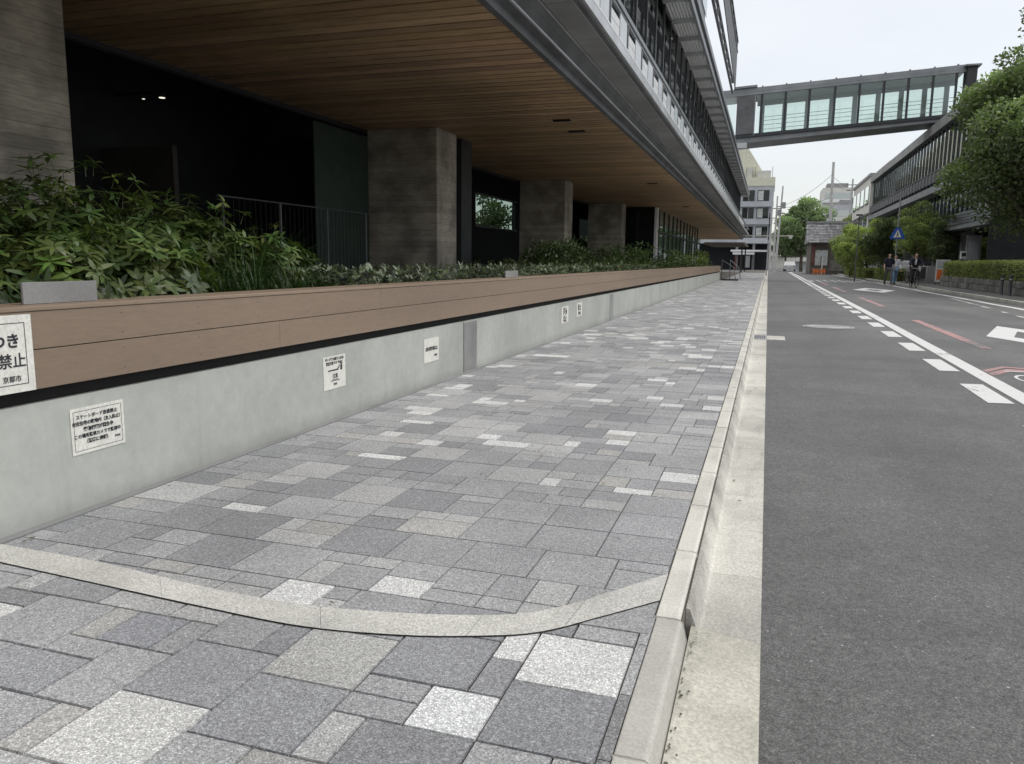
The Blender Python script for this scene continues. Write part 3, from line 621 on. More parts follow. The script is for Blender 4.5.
def grass_tuft(x, y, z, h, n, seed, label, c0=(.34, .46, .34)):
    r_ = random.Random(seed); t = foliage_root('grass_tuft', (x, y, z), label, 'grass tuft', 'grass tufts in the planter'); L = MB()
    for i in range(n):
        a = r_.uniform(0, 6.283); hh = h * r_.uniform(.6, 1.15); s = r_.uniform(.25, .85); w = r_.uniform(.004, .008); p0 = Vector((x + r_.gauss(0, .06), y + r_.gauss(0, .07), z)); d = Vector((math.cos(a), math.sin(a), 0)); sd = Vector((-d.y, d.x, 0))
        pts = [p0 + d * (s * hh * t_ * t_) + Vector((0, 0, hh * (t_ - .35 * s * t_ * t_))) for t_ in (0, .35, .65, .85, 1)]; k = r_.uniform(.5, 1.3)
        for q in range(4):
            w0, w1 = w * (1 - q / 4.2), w * (1 - (q + 1) / 4.2); L.face([pts[q] - sd * w0, pts[q] + sd * w0, pts[q + 1] + sd * w1, pts[q + 1] - sd * w1], tuple(k * v for v in c0))
    L.build('blades', 'leaf_shrub', t)
tl = ['first tuft of dark sedge after the leafy shrubs', 'low arching sedge tuft leaning over the ledge', 'tall arching grass tuft with long fine blades', 'dense dark tuft beside the pale ground plants', 'small sedge tuft set back from the ledge', 'tall grass tuft nearest the railing', 'last sedge tuft before the pale leaved plants', 'shadowed tuft deep behind the sedges']
for i, (x, y, h) in enumerate(((-3.25, 4.05, .34), (-3.2, 4.4, .30), (-3.5, 4.7, .52), (-3.2, 4.8, .34), (-3.8, 5.0, .4), (-4.2, 6.2, .62), (-3.25, 5.2, .32), (-4.5, 6.9, .5))): grass_tuft(x, y, .73, h * 1.15, 95, 50 + i, tl[i])
# low pale leaved ground cover: nobody could count it
r_ = random.Random(5); L = MB()
y = 5.2
for i in range(2300):
    y = 5.1 + 19 * r_.random() ** 1.15; x = -3.12 - r_.random() ** 1.3 * 1.5; P = Vector((x, y, .74 + r_.uniform(.06, .26))); pale = r_.random() < .55
    for j in range(6):
        d = rnd_dir(r_); d.z = abs(d.z) * .8 + .1; k = r_.uniform(.7, 1.2) * (1 if pale else .38)
        L.leaf(P, d, Vector((0, 0, 1)), r_.uniform(.05, .10), r_.uniform(.022, .036), (k, k, k), .3)
tag(L.build('ground_cover', 'leaf_pale'), kind='stuff')
L = MB()
for i in range(2600):
    y = 14 + 36 * r_.random(); x = -3.1 - r_.random() ** .9 * 2.4; P = Vector((x, y, .74 + r_.uniform(.05, .34)))
    for j in range(6):
        d = rnd_dir(r_); d.z = abs(d.z); k = r_.uniform(.35, .9); L.leaf(P, d, Vector((0, 0, 1)), r_.uniform(.07, .13), .035, (k, k, k), .3)
tag(L.build('dark_ground_cover', 'leaf_shrub'), kind='stuff')
bl = ['dark bush behind the pale ground plants near the second column', 'rounded dark bush before the second column', 'low bush beyond the second column', 'bush by the glazed shop corner', 'feathery light green bush before the shop windows', 'last light green bush at the planter end', 'small bush between the two far columns']
def fine_bush(name, x, y, z, rx, ry, rz, n, L0, seed, label, cat, group, m='leaf', tone=1.0, hue=(1, 1, 1), stem=True):
    r_ = random.Random(seed); t = empty(name, (x, y, z), label, cat, group); L = MB()
    cl = [(Vector((r_.gauss(0, .45) * rx, r_.gauss(0, .45) * ry, rz * r_.uniform(.35, 1.35))), r_.uniform(.35, .6)) for _ in range(max(6, n // 160))]
    for i in range(n):
        c, q = r_.choice(cl); d = rnd_dir(r_); rr = q * (.55 + .45 * r_.random()); P = Vector((x, y, z)) + c + Vector((d.x * rx * rr, d.y * ry * rr, d.z * rz * rr))
        if P.z < z + .02: P.z = z + r_.random() * rz * .5
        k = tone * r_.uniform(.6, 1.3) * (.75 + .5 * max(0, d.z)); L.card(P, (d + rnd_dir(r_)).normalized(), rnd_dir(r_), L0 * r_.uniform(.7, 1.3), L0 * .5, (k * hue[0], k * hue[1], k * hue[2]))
    L.build('leaves', m, t)
    if stem: MB().tube([(x, y, z - .05), (x, y, z + rz)], [.05 * max(rx, .4), .01], 6).build('stem', 'bark', t)
    return t
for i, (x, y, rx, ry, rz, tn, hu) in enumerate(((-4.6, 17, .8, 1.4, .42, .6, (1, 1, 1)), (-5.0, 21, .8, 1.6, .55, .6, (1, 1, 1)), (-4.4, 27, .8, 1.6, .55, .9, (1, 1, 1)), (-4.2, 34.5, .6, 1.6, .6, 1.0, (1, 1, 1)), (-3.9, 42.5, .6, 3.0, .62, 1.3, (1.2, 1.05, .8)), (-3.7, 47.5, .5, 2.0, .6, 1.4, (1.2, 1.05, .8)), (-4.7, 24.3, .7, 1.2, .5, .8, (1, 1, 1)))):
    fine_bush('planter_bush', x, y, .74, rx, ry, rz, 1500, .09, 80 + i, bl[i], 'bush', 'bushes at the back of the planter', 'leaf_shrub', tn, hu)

# ---------------------------------------------------------------- trees
def tree(name, x, y, z, h, crown_r, crown_z0, n, leaf, seed, label, cat='tree', group=None, tone=1.0, hue=(1, 1, 1), m='leaf', blobs=34, trunk=.14):
    r_ = random.Random(seed); t = empty(name, (x, y, z), label, cat, group); L = MB(); W = MB()
    W.tube([(x, y, z - .1), (x + r_.uniform(-.1, .1), y, z + crown_z0), (x + r_.uniform(-.3, .3), y, z + h * .8)], [trunk, trunk * .75, trunk * .2], 9)
    hz = (h - crown_z0) / 2; cz = crown_z0 + hz; cl = []
    for i in range(blobs):
        d = rnd_dir(r_); q = r_.uniform(.35, .86); c = Vector((d.x * crown_r * q, d.y * crown_r * q, cz + d.z * hz * q)); cl.append((c, crown_r * r_.uniform(.20, .36), r_.uniform(.7, 1.25)))
        W.tube([(x, y, z + crown_z0 + (c.z - crown_z0) * .35), (x + c.x * .5, y + c.y * .5, z + (crown_z0 + c.z) * .52), (x + c.x, y + c.y, z + c.z)], [trunk * .3, trunk * .2, trunk * .06], 5)
    for i in range(n):
        c, q, tn = r_.choice(cl); d = rnd_dir(r_)
        if d.z < -.2 and r_.random() < .5: d.z = -d.z
        rr = q * (1 - .45 * r_.random() ** 2) * r_.uniform(.85, 1.12); P = Vector((x + c.x + d.x * rr, y + c.y + d.y * rr, z + c.z + d.z * rr * .8))
        k = tone * tn * r_.uniform(.7, 1.3) * (.7 + .5 * max(0, d.z)); nd = (d * .6 + rnd_dir(r_)).normalized()  # leaf colour lighter on top of each clump, as if lit from above
        L.card(P, nd, rnd_dir(r_), leaf * r_.uniform(.6, 1.3), leaf * .55, (k * hue[0], k * hue[1], k * hue[2]))
    L.build('crown', m, t); W.build('trunk', 'bark', t); return t
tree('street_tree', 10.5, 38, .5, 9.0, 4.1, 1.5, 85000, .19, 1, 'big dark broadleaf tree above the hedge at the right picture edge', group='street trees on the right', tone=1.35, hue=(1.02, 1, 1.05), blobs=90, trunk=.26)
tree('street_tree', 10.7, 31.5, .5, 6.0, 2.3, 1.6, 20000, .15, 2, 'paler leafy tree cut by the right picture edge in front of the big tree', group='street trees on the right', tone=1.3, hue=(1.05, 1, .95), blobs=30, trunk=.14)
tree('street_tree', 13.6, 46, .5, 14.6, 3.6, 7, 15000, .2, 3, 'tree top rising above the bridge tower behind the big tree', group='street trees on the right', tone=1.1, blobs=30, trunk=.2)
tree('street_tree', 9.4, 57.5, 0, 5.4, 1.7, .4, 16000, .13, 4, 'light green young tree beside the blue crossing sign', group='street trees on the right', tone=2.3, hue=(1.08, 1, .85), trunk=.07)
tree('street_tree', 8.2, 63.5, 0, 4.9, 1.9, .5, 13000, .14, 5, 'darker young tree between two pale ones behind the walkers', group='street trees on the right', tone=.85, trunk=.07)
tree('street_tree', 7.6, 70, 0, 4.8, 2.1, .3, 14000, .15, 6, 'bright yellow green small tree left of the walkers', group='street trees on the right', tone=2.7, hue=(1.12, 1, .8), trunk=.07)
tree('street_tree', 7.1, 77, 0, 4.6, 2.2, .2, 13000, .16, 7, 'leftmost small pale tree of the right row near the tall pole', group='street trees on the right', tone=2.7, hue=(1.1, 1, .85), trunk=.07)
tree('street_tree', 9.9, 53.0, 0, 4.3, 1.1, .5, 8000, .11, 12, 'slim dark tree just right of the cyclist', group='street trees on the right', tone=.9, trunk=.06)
tree('distant_tree', 4.7, 125, 0, 11.2, 4.3, 1.4, 24000, .32, 8, 'large round tree standing over the far end of the street', group='far trees', tone=1.75, hue=(1.0, 1, 1.25), trunk=.3)  # paler, bluer leaf tint puts distance haze into the colour
tree('distant_tree', 2.6, 132, 0, 7.0, 2.5, 1.5, 6000, .30, 9, 'smaller dark tree left of the large round one far away', group='far trees', tone=1.0, trunk=.2)
tree('distant_tree', 10.6, 118, 0, 8.2, 2.4, 2, 6000, .28, 10, 'far tree above the old tiled roof', group='far trees', tone=1.5, hue=(1.1, 1, .8), trunk=.2)
tree('courtyard_tree', -14.5, 39.5, 0, 5.6, 2.2, 1.2, 5000, .2, 11, 'green tree seen through the lobby window', tone=.9, trunk=.12)
tree('rooftop_tree', 12.5, 72, 8, 4.0, 1.6, 1.0, 3500, .2, 13, 'yellowish tree top showing above the right building roof under the bridge', tone=2.0, hue=(1.3, 1.05, .5), trunk=.1)
# hedges
def hedge(name, x0, x1, y0, y1, z0, z1, n, leaf, label, group, tone, seed):
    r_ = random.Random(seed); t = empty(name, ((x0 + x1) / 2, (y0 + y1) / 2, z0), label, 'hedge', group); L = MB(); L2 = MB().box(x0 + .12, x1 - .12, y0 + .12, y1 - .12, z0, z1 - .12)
    for i in range(n):
        f = r_.random(); P = Vector((r_.uniform(x0, x1), r_.uniform(y0, y1), r_.uniform(z0, z1)))
        if f < .45: P.z = z1
        elif f < .85: P.x = x0
        else: P.y = r_.choice([y0, y1])
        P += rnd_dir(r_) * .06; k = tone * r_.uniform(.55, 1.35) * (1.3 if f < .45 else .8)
        L.card(P, rnd_dir(r_) + Vector((-.2, 0, .5)), rnd_dir(r_), leaf * r_.uniform(.6, 1.3), leaf * .5, (k * 1.15, k, k * .8))
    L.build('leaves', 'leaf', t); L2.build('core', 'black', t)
HG = 'hedges on the right'
hedge('clipped_hedge', 8.98, 10.1, 18, 47.2, .52, 1.24, 26000, .075, 'long clipped hedge on the stone planter', HG, 2.0, 31)
hedge('clipped_hedge', 7.9, 8.8, 58, 67, GR + .1, .75, 5000, .10, 'low rounded hedge behind the walkers', HG, 2.0, 32); hedge('clipped_hedge', 7.3, 8.2, 68, 84, GR + .1, .7, 5000, .12, 'far low hedge under the pale small trees', HG, 2.0, 33)
# ---------------------------------------------------------------- right pavement and stone planter
struct(MB().box(7.6, 60, -12, 160, GR - .04, 0).build('right_pavement', 'asphalt'))
c = MB(); y = -12
while y < 150: c.box(7.46, 7.598, y + .004, y + .596, GR - .04, .01, R.uniform(.7, .95)); y += .6
struct(c.build('right_kerb', 'kerb_concrete'))
t = empty('stone_planter', (9.5, 32, 0), 'low rough stone planter wall under the clipped hedge', 'planter wall')
c = MB(); y = 18.0
while y < 47.3:
    L_ = R.uniform(.35, .6); z = 0
    for hh in (.27, .26): c.box(8.93 + R.uniform(-.015, .015), 9.1, y + .006, y + L_ - .006, z + .004, z + hh - .004, R.uniform(.7, 1.25)); z += hh
    y += L_
x = 9.1
while x < 10.1: c.box(x, x + .4, y - .1, y + .08 + R.uniform(0, .02), .004, .26, R.uniform(.7, 1.2)); c.box(x, x + .4, y - .1, y + .08, .264, .52, R.uniform(.7, 1.2)); x += .41
bevel(c.build('stone_blocks', 'stone', t), .02); MB().box(8.97, 10.15, 18, y, 0, .5).build('fill', 'soil', t)
b0 = empty('bollard', (8.62, 34.6, 0), 'dark slim bollard by the stone planter, left of the pair', 'bollard', 'bollards by the stone planter')
MB().tube([(8.62, 34.6, 0), (8.62, 34.6, .72), (8.62, 34.6, .76), (8.62, 34.6, .79)], [.055, .055, .05, .02], 12).build('post', 'dark_metal', b0, True); MB().tube([(8.62, 34.6, .58), (8.62, 34.6, .63)], .058, 12).build('band', 'light_metal', b0)
b1 = copy_tree(b0); b1.location = (8.62, 33.5, 0); b1['label'] = 'dark slim bollard by the stone planter, right of the pair'
t = empty('chain_rail', (8.62, 29, 0), 'thin low rail in front of the stone planter', 'railing'); MB().tube([(8.62, 33.4, .45), (8.62, 20, .45)], .02, 6).build('rail', 'dark_metal', t)
for yy in (31, 28, 25): MB().tube([(8.62, yy, 0), (8.62, yy, .47)], .03, 8).build('post', 'dark_metal', t)

# ---------------------------------------------------------------- right building
RB = empty('glass_office_building', (14, 70, 0), 'dark office with a long row of windows under a sloping eave, right of the street', 'building')
EX = 9.8; YA, YB = 44, 92
MB().prism([(EX, 9.55), (EX, 10.2), (EX + .9, 10.45), (24, 10.9), (24, 9.55)], 'y', YA, YB).build('roof', 'beam_grey', RB)
c = MB(); y = YA
while y < YB: c.box(EX - .02, EX - .002, y, y + 1.17, 9.57, 10.18); y += 1.2
c.build('fascia_panels', 'slab_grey', RB)
MB().box(10.1, 10.14, YA, YB, 7.2, 9.54).build('window_band', 'glass_right', RB); MB().box(10.6, 10.64, YA, YB, 4.0, 5.67).build('window_band', 'glass_right', RB)
MB().box(EX, 24, YA, YB, 5.68, 6.1).build('floor_slab', 'grey_metal', RB); MB().box(9.86, 9.9, YA, YB, 6.35, 6.95).build('balustrade', 'beam_grey', RB)
c = MB(); c.box(9.84, 9.9, YA, YB, 7.02, 7.08); 
for k in range(40): c.box(9.83, 9.855, YA + k * 1.2, YA + k * 1.2 + .05, 6.1, 7.0)
c.build('balustrade_rail', 'beam_grey', RB)
MB().box(10.1, 10.2, YA, YB, 6.1, 7.19).build('spandrel', 'beam_grey', RB)
for k in range(40):
    y = YA + k * 1.2
    MB().box(10.03, 10.09, y, y + .09, 6.11, 9.54).build('mullion', 'dark_metal', RB)
for k in range(40):
    y = YA + k * 1.2
    MB().box(10.53, 10.59, y, y + .09, 3.95, 5.67).build('lower_mullion', 'dark_metal', RB)
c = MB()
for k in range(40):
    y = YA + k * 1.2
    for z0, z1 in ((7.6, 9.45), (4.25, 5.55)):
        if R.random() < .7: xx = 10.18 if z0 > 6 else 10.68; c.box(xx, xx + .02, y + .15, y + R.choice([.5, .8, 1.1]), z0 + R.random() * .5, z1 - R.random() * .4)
c.build('bright_pane_panels', 'white_panel', RB); MB().box(13.5, 24, YA, YB, 0, 9.54).build('inner_core', 'interior', RB)  # white panels behind the glass imitate pale reflections in the panes
c = MB()
for k in range(5): c.box(10.50, 10.60, YA, YB, 3.32 + k * .17, 3.32 + k * .17 + .14)
c.build('louvre_band', 'grey_metal', RB); MB().box(10.61, 24, YA, YB, 3.2, 3.94).build('lower_slab', 'beam_grey', RB); MB().box(9.95, 10.6, YA, 66, 3.1, 3.28).build('entrance_canopy', 'grey_metal', RB)
for y in (45.5, 53, 61, 69, 77, 85): MB().box(10.9, 11.5, y, y + .6, 0, 3.19).build('column', 'slab_grey', RB)
MB().box(12.4, 12.5, YA, YB, 0, 3.19).build('ground_floor_wall', 'interior', RB); MB().box(12.3, 12.38, 50, 56, .2, 2.8).build('door', 'glass_dark', RB)
MB().box(10.15, 24, YA - .12, YA - .01, .0, 9.54).build('end_gable', 'interior', RB)
PB = empty('pale_annex_building', (12, 100, 0), 'pale rendered building closing the far end of the dark office', 'building')
MB().box(9.85, 22, 92.02, 110, GR, 10.3).build('wall', 'render_cream', PB)
for k in range(4):
    for z in (1.2, 4.6, 7.6): w = MB().box(9.78, 9.84, 93.2 + k * 4.2, 96.2 + k * 4.2, z, z + 1.8).build('window', 'glass_facade', PB); MB().box(9.76, 9.779, 93.1 + k * 4.2, 96.3 + k * 4.2, z - .1, z).build('sill', 'dark_metal', w)
MB().box(9.7, 22.1, 92.0, 110.2, 10.3, 10.6).build('parapet', 'slab_grey', PB); MB().box(12, 20, 96, 106, 10.6, 12.3).build('roof_box', 'render_cream', PB)
MB().box(9.74, 9.849, 92.02, 110, 6.2, 6.45).box(9.74, 9.849, 92.02, 110, 3.4, 3.6).build('floor_band', 'dark_metal', PB)

# ---------------------------------------------------------------- glass foot bridge
BR = empty('glass_footbridge', (3.5, 51, 0), 'enclosed glass footbridge crossing high above the street between the buildings', 'footbridge')
def bz(x): return (x + 2.0) * .084            # it climbs slightly towards the right
def byy(x): return 50 + (x + 2) * .13
def bbox(mb, xa, xb, d0, d1, z0, z1, c=1.0):
    n = len(mb.v)
    for z in (z0, z1):
        for d in (d0, d1):
            for x in (xa, xb): mb.v.append((x, byy(x) + d, z + bz(x)))
    for q in ((0, 2, 3, 1), (4, 5, 7, 6), (0, 1, 5, 4), (2, 6, 7, 3), (0, 4, 6, 2), (1, 3, 7, 5)): mb.f.append(tuple(n + i for i in q)); mb.c.append((c, c, c)); mb.mi.append(0)
    return mb
XA, XB = -4.6, 9.95
gd = bbox(MB(), XA, XB, 0, 2.6, 8.12, 8.42); gd.v = [(a, b_, c_ + (.012 * (a + 2) if i_ < 4 else 0)) for i_, (a, b_, c_) in enumerate(gd.v)]; gd.build('girder', 'grey_metal', BR); bbox(bbox(MB(), XA, XB, -.08, -.003, 8.44, 8.62), XA, XB, -.14, -.003, 8.425, 8.438).build('sill_beam', 'dark_metal', BR)
bbox(MB(), XA, XB, .03, 2.57, 8.425, 8.5).build('deck', 'slab_grey', BR)
bbox(MB(), XA, XB, -.1, 2.7, 10.98, 11.22).build('roof', 'grey_metal', BR); bbox(MB(), XA, XB, .0, 2.6, 10.90, 10.975).build('ceiling', 'frosted', BR)
bbox(MB(), XA, XB, -.11, -.004, 10.82, 10.97).build('head_beam', 'grey_metal', BR)
px = [-.90, .42, 1.74, 3.12, 4.44, 5.74, 7.02, 8.30, 9.5]
for x in px:
    bbox(MB(), x - .06, x + .06, -.07, .07, 8.63, 10.81).build('post', 'dark_metal', BR); bbox(MB(), x - .14, x + .14, 2.5, 2.62, 8.52, 10.89).build('rear_post', 'grey_metal', BR); bbox(MB(), x - .04, x + .04, -.14, 2.72, 11.225, 11.28).build('roof_rib', 'grey_metal', BR)
for a, b in zip([-1.25] + px, px + [9.9]):
    bbox(MB(), a + .065, b - .065, -.01, .01, 8.63, 10.81).build('pane', 'glass_bridge', BR)
for a, b in zip(px, px[1:]): bbox(MB(), a + .145, b - .145, 2.55, 2.57, 8.52, 10.61).build('rear_pane', 'glass_bridge', BR)
bbox(MB(), -1.2, 9.9, 2.45, 2.58, 10.62, 10.889).build('rear_header', 'grey_metal', BR)
c = MB()
for dz in (.35, .6, .85, 1.05): bbox(c, -1.0, 9.8, .3, .33, 8.5 + dz, 8.525 + dz)
c.build('inner_handrail', 'grey_metal', BR)
bbox(MB(), -2.3, -1.3, -.12, 2.6, 8.63, 10.8).build('end_wall', 'beam_grey', BR); bbox(MB(), -4.4, -2.35, -.01, .01, 8.63, 10.8).build('end_pane', 'glass_bridge', BR); bbox(bbox(MB(), -2.5, -1.2, -.25, 2.8, 11.225, 11.34), -1.3, -1.24, -.13, -.02, 8.5, 10.8).build('end_frame', 'grey_metal', BR)
MB().box(9.96, 10.45, 51.2, 52.2, 8.6, 12.05).build('tower_post', 'dark_metal', BR); MB().box(9.8, 10.6, 51.0, 52.4, 12.055, 12.14).build('tower_cap', 'grey_metal', BR); MB().box(10.46, 13.5, 51.3, 54.0, 8.6, 11.2).build('tower_wall', 'dark_metal', BR)
MB().box(-2.2, -1.6, 49.6, 50.0, 7.8, 8.1).build('bearing', 'light_metal', BR)
BR.location = (3.5 * 1.16, 51 * 1.16, -.176); BR.scale = (1.16,) * 3

# ---------------------------------------------------------------- far buildings
FB = empty('apartment_block', (-2, 141, 0), 'five storey grey block with a pale yellow parapet and gable at the street end', 'building')
MB().box(-12, .25, 138, 150, 4.3, 13.6).build('wall', 'render_grey', FB); MB().box(-12.1, .35, 137.9, 150, 13.62, 15.0).build('parapet', 'render_yellow', FB)
MB().prism([(-12, 15.01), (-12, 24), (-5.2, 21.5), (-1.0, 15.01)], 'y', 140, 148).build('gable', 'render_yellow', FB)
for z in (11.2, 8.4, 5.3):
    for xa, xb in ((-4.6, -2.75), (-2.3, -.45)): w = MB().box(xa, xb, 137.93, 137.99, z, z + 1.75).build('window', 'glass_dark', FB); MB().box(xa + .1, (xa + xb) / 2, 138.0 - .085, 137.925, z + .1, z + 1.6).build('pane', 'blind' if xa > -3 else 'interior', w); MB().box((xa + xb) / 2 - .03, (xa + xb) / 2 + .03, 137.88, 137.91, z, z + 1.75).build('frame', 'light_metal', w)
for z in (10.35, 7.5, 4.4): MB().box(-5.2, .3, 137.3, 137.9, z - .1, z + .1).box(-5.2, .3, 137.3, 137.35, z + .1, z + .75).build('balcony', 'render_grey', FB)
MB().box(-4.2, -3.4, 138.3, 139.5, 15.01, 16.6).box(-2.6, -.4, 138.3, 139.9, 15.01, 16.1).build('roof_unit', 'render_cream', FB)
c = MB()
for x in (-5, -4.3, -3.3, -2.9, -.2): c.box(x, x + .08, 137.95, 138.03, 15.01, 16.7)
c.build('roof_rail', 'grey_metal', FB)
for x in (-12, -5.3, -2.6, -.1): MB().box(x, x + .4, 138, 138.4, GR, 4.29).build('ground_column', 'slab_grey', FB)
MB().box(-12, .2, 142, 142.2, GR, 4.28).build('shop_wall', 'interior', FB); MB().box(-6, -.2, 135.5, 137.8, 2.9, 3.2).box(-5.5, -2.2, 132, 135, 2.4, 2.75).build('awning', 'white_panel', FB)
for x in (-5.3, -4.4): MB().box(x, x + .3, 136, 136.2, GR, 2.4).build('red_post', 'red', FB)
MB().box(-3.9, -3.0, 141.8, 141.95, .3, 2.3).build('lit_shop_window', 'white_panel', FB)
for i, (x0, x1, y0, h, m_, lb) in enumerate(((11.5, 18.2, 205, 19, 'render_cream', 'white tower block with stacked balconies far beyond the old house'), (9.0, 11, 150, 9, 'white_panel', 'plain white house behind the old tiled roof'), (13.5, 22, 190, 14.0, 'render_grey', 'grey block right of the far white tower'), (-1, 3.3, 175, 6.0, 'render_cream', 'low pale building at the far end of the road'), (3.5, 10, 178, 5.0, 'render_grey', 'low grey building behind the large far tree'), (-24, -12.5, 160, 14, 'render_cream', 'cream block behind the grey apartments'))):
    B = empty('distant_building', ((x0 + x1) / 2, y0, 0), lb, 'building', 'far buildings'); MB().box(x0, x1, y0, y0 + 12, GR, h).build('wall', m_, B)
    z = h - 2.6
    while z > 1 and i != 1:
        MB().box(x0 + .5, x1 - .5, y0 - .06, y0 - .01, z, z + 1.4).build('window', 'glass_facade', B); MB().box(x0 - .1, x1 + .1, y0 - 1.0, y0 - .07, z - .9, z - .1).build('balcony', 'white_panel' if i == 0 else 'render_cream', B); z -= 3.0
    MB().box(x0 + 1, x1 - 1, y0 + 2, y0 + 8, h, h + 1.2).build('roof_box', 'slab_grey', B)
# old house
OH = empty('old_house', (6.4, 97, 0), 'old wooden house with a grey tiled roof facing the street', 'house')
MB().box(4.5, 9.6, 95, 103, GR, 3.5).build('wall', 'wood_dark', OH)
c = MB()
for i in range(24):
    for j in range(12):
        x = 4.0 + i * .25 - .0; t0, t1 = j / 12, (j + 1) / 12
        f = lambda t_: (94.3 + 4.5 * t_, 3.4 + 2.3 * t_)
        (ya, za), (yb, zb) = f(t0), f(t1); sk = .35 * t0; k = R.uniform(.7, 1.4)
        c.face([(x, ya, za + .05), (x + .24, ya, za + .05), (x + .24, yb, zb), (x, yb, zb)], k)
c.build('roof', 'roof_tile', OH); MB().prism([(94.3, 3.37), (98.8, 5.68), (103.4, 3.37)], 'x', 4.1, 9.8).build('roof_core', 'roof_tile', OH); MB().box(4.0, 9.9, 98.65, 98.95, 5.7, 5.95).build('ridge', 'slab_grey', OH)
w = MB().box(5.0, 6.3, 94.93, 94.99, .9, 2.6).build('window', 'blind', OH); MB().box(5.6, 5.68, 94.88, 94.92, .9, 2.6).build('frame', 'wood_dark', w)
MB().box(6.6, 9.2, 94.9, 94.99, .3, 1.5).build('lower_wall', 'stone', OH); MB().box(4.6, 4.95, 94.9, 94.99, 1.0, 3.2).build('shop_banner', 'red', OH)
# ---------------------------------------------------------------- poles and cables
UP = 'utility poles along the street'
def pole(x, y, h, r, label, lean=0, arms=(), tr=False, name='utility_pole', cat='pole', m_='pole_grey'):
    t = empty(name, (x, y, GR), label, cat, UP if name == 'utility_pole' else None); MB().tube([(x, y, GR), (x + lean, y, h)], [r, r * .62], 10).build('shaft', m_, t, True)
    for z, w in arms: MB().box(x + lean * z / h - w, x + lean * z / h + w, y - .05, y + .05, z, z + .1).build('crossarm', 'dark_metal', t)
    if tr: MB().tube([(x + lean * .75 + .35, y - .1, h * .74), (x + lean * .75 + .35, y - .1, h * .74 + .8)], .24, 12).build('transformer', 'pole_grey', t)
    return t
pole(7.35, 110, 13.9, .26, 'tall concrete pole right of the road before the old house', -.15, ((5.9, 1.3),))
pole(.95, 112, 11.2, .16, 'leaning pole with crossarms left of the large far tree', .35, ((8.5, .6), (7.6, .6)), True); pole(.62, 108, 9.6, .15, 'shorter pole beside the leaning one at the road end', .05, ((8.0, .5),), True)
pole(.2, 116, 9.0, .13, 'thin pole closest to the grey apartment block', -.1, ((7.2, .5),)); pole(11.2, 128, 13.5, .2, 'pole in front of the far white tower', 0, ((12.6, .8), (11.8, .8)), True)
pole(4.35, 100, 4.4, .07, 'thin short post at the corner of the old house')
t = pole(-.1, 80, 3.3, .07, 'grey kerbside lamp post with a long horizontal arm reaching both ways', name='street_lamp', cat='street lamp', m_='pole_grey')
MB().box(-2.9, 2.1, 79.95, 80.05, 3.62, 3.74).build('arm', 'render_cream', t); MB().box(1.75, 2.05, 79.8, 80.2, 3.42, 3.6).build('lamp_head', 'white_panel', t); MB().tube([(-.1, 80, 3.3), (-.1, 80, 5.8)], .05, 8).build('upper_shaft', 'dark_metal', t)
t = pole(5.65, 58, 4.3, .045, 'slim dark lamp post on the road edge left of the walkers', name='lamp_post', cat='lamp post', m_='dark_metal'); MB().box(5.45, 5.85, 57.9, 58.1, 4.3, 4.4).build('head', 'dark_metal', t)
cab = [((1.3, 112, 8.5), (7.2, 110, 9.6)), ((1.3, 112, 7.6), (7.2, 110, 7.4)), ((7.2, 110, 11.5), (11.2, 128, 12.2)), ((.65, 108, 8.0), (7.2, 110, 6.0)), ((1.3, 112, 8.6), (7.2, 110, 12.4)), ((7.2, 110, 12.2), (11.2, 128, 12.7)), ((7.2, 110, 6.0), (9.8, 95, 6.6))]
cl_ = ['cable sloping up to the tall pole above the far tree', 'cable crossing in front of the far tree', 'upper cable from the tall pole to the far tower', 'lowest cable over the road end', 'highest cable across the sky beside the apartment block', 'second cable from the tall pole to the far tower', 'short cable from the tall pole to the pale building']
for i, (a, b) in enumerate(cab):
    a, b = Vector(a), Vector(b); o = MB().tube([a.lerp(b, k / 10) - Vector((0, 0, .5 * 4 * (k / 10) * (1 - k / 10))) for k in range(11)], .022, 5).build('overhead_cable', 'dark_metal'); tag(o, cl_[i], 'cable', 'overhead cables')
# blue pedestrian crossing sign
t = empty('crossing_sign', (7.7, 55.4, 0), 'blue pedestrian crossing sign on a grey pole above the people', 'road sign')
MB().tube([(7.7, 55.4, 0), (7.7, 55.4, 5.7)], .04, 8).build('pole', 'pole_grey', t)
MB().prism([(7.28, 2.70), (8.12, 2.70), (8.12, 2.86), (7.82, 3.42), (7.58, 3.42), (7.28, 2.86)], 'y', 55.33, 55.35).build('plate', 'sign_blue', t)
MB().prism([(7.47, 2.80), (7.93, 2.80), (7.7, 3.30)], 'y', 55.315, 55.325).build('white_triangle', 'paper', t)
c = MB(); c.tube([(7.7, 55.31, 3.12), (7.7, 55.305, 3.12)], .035, 10); c.prism([(7.68, 3.08), (7.72, 3.08), (7.74, 2.94), (7.79, 2.84), (7.76, 2.84), (7.7, 2.94), (7.64, 2.84), (7.61, 2.84), (7.66, 2.95)], 'y', 55.305, 55.31)
c.build('walking_figure', 'ink', t)
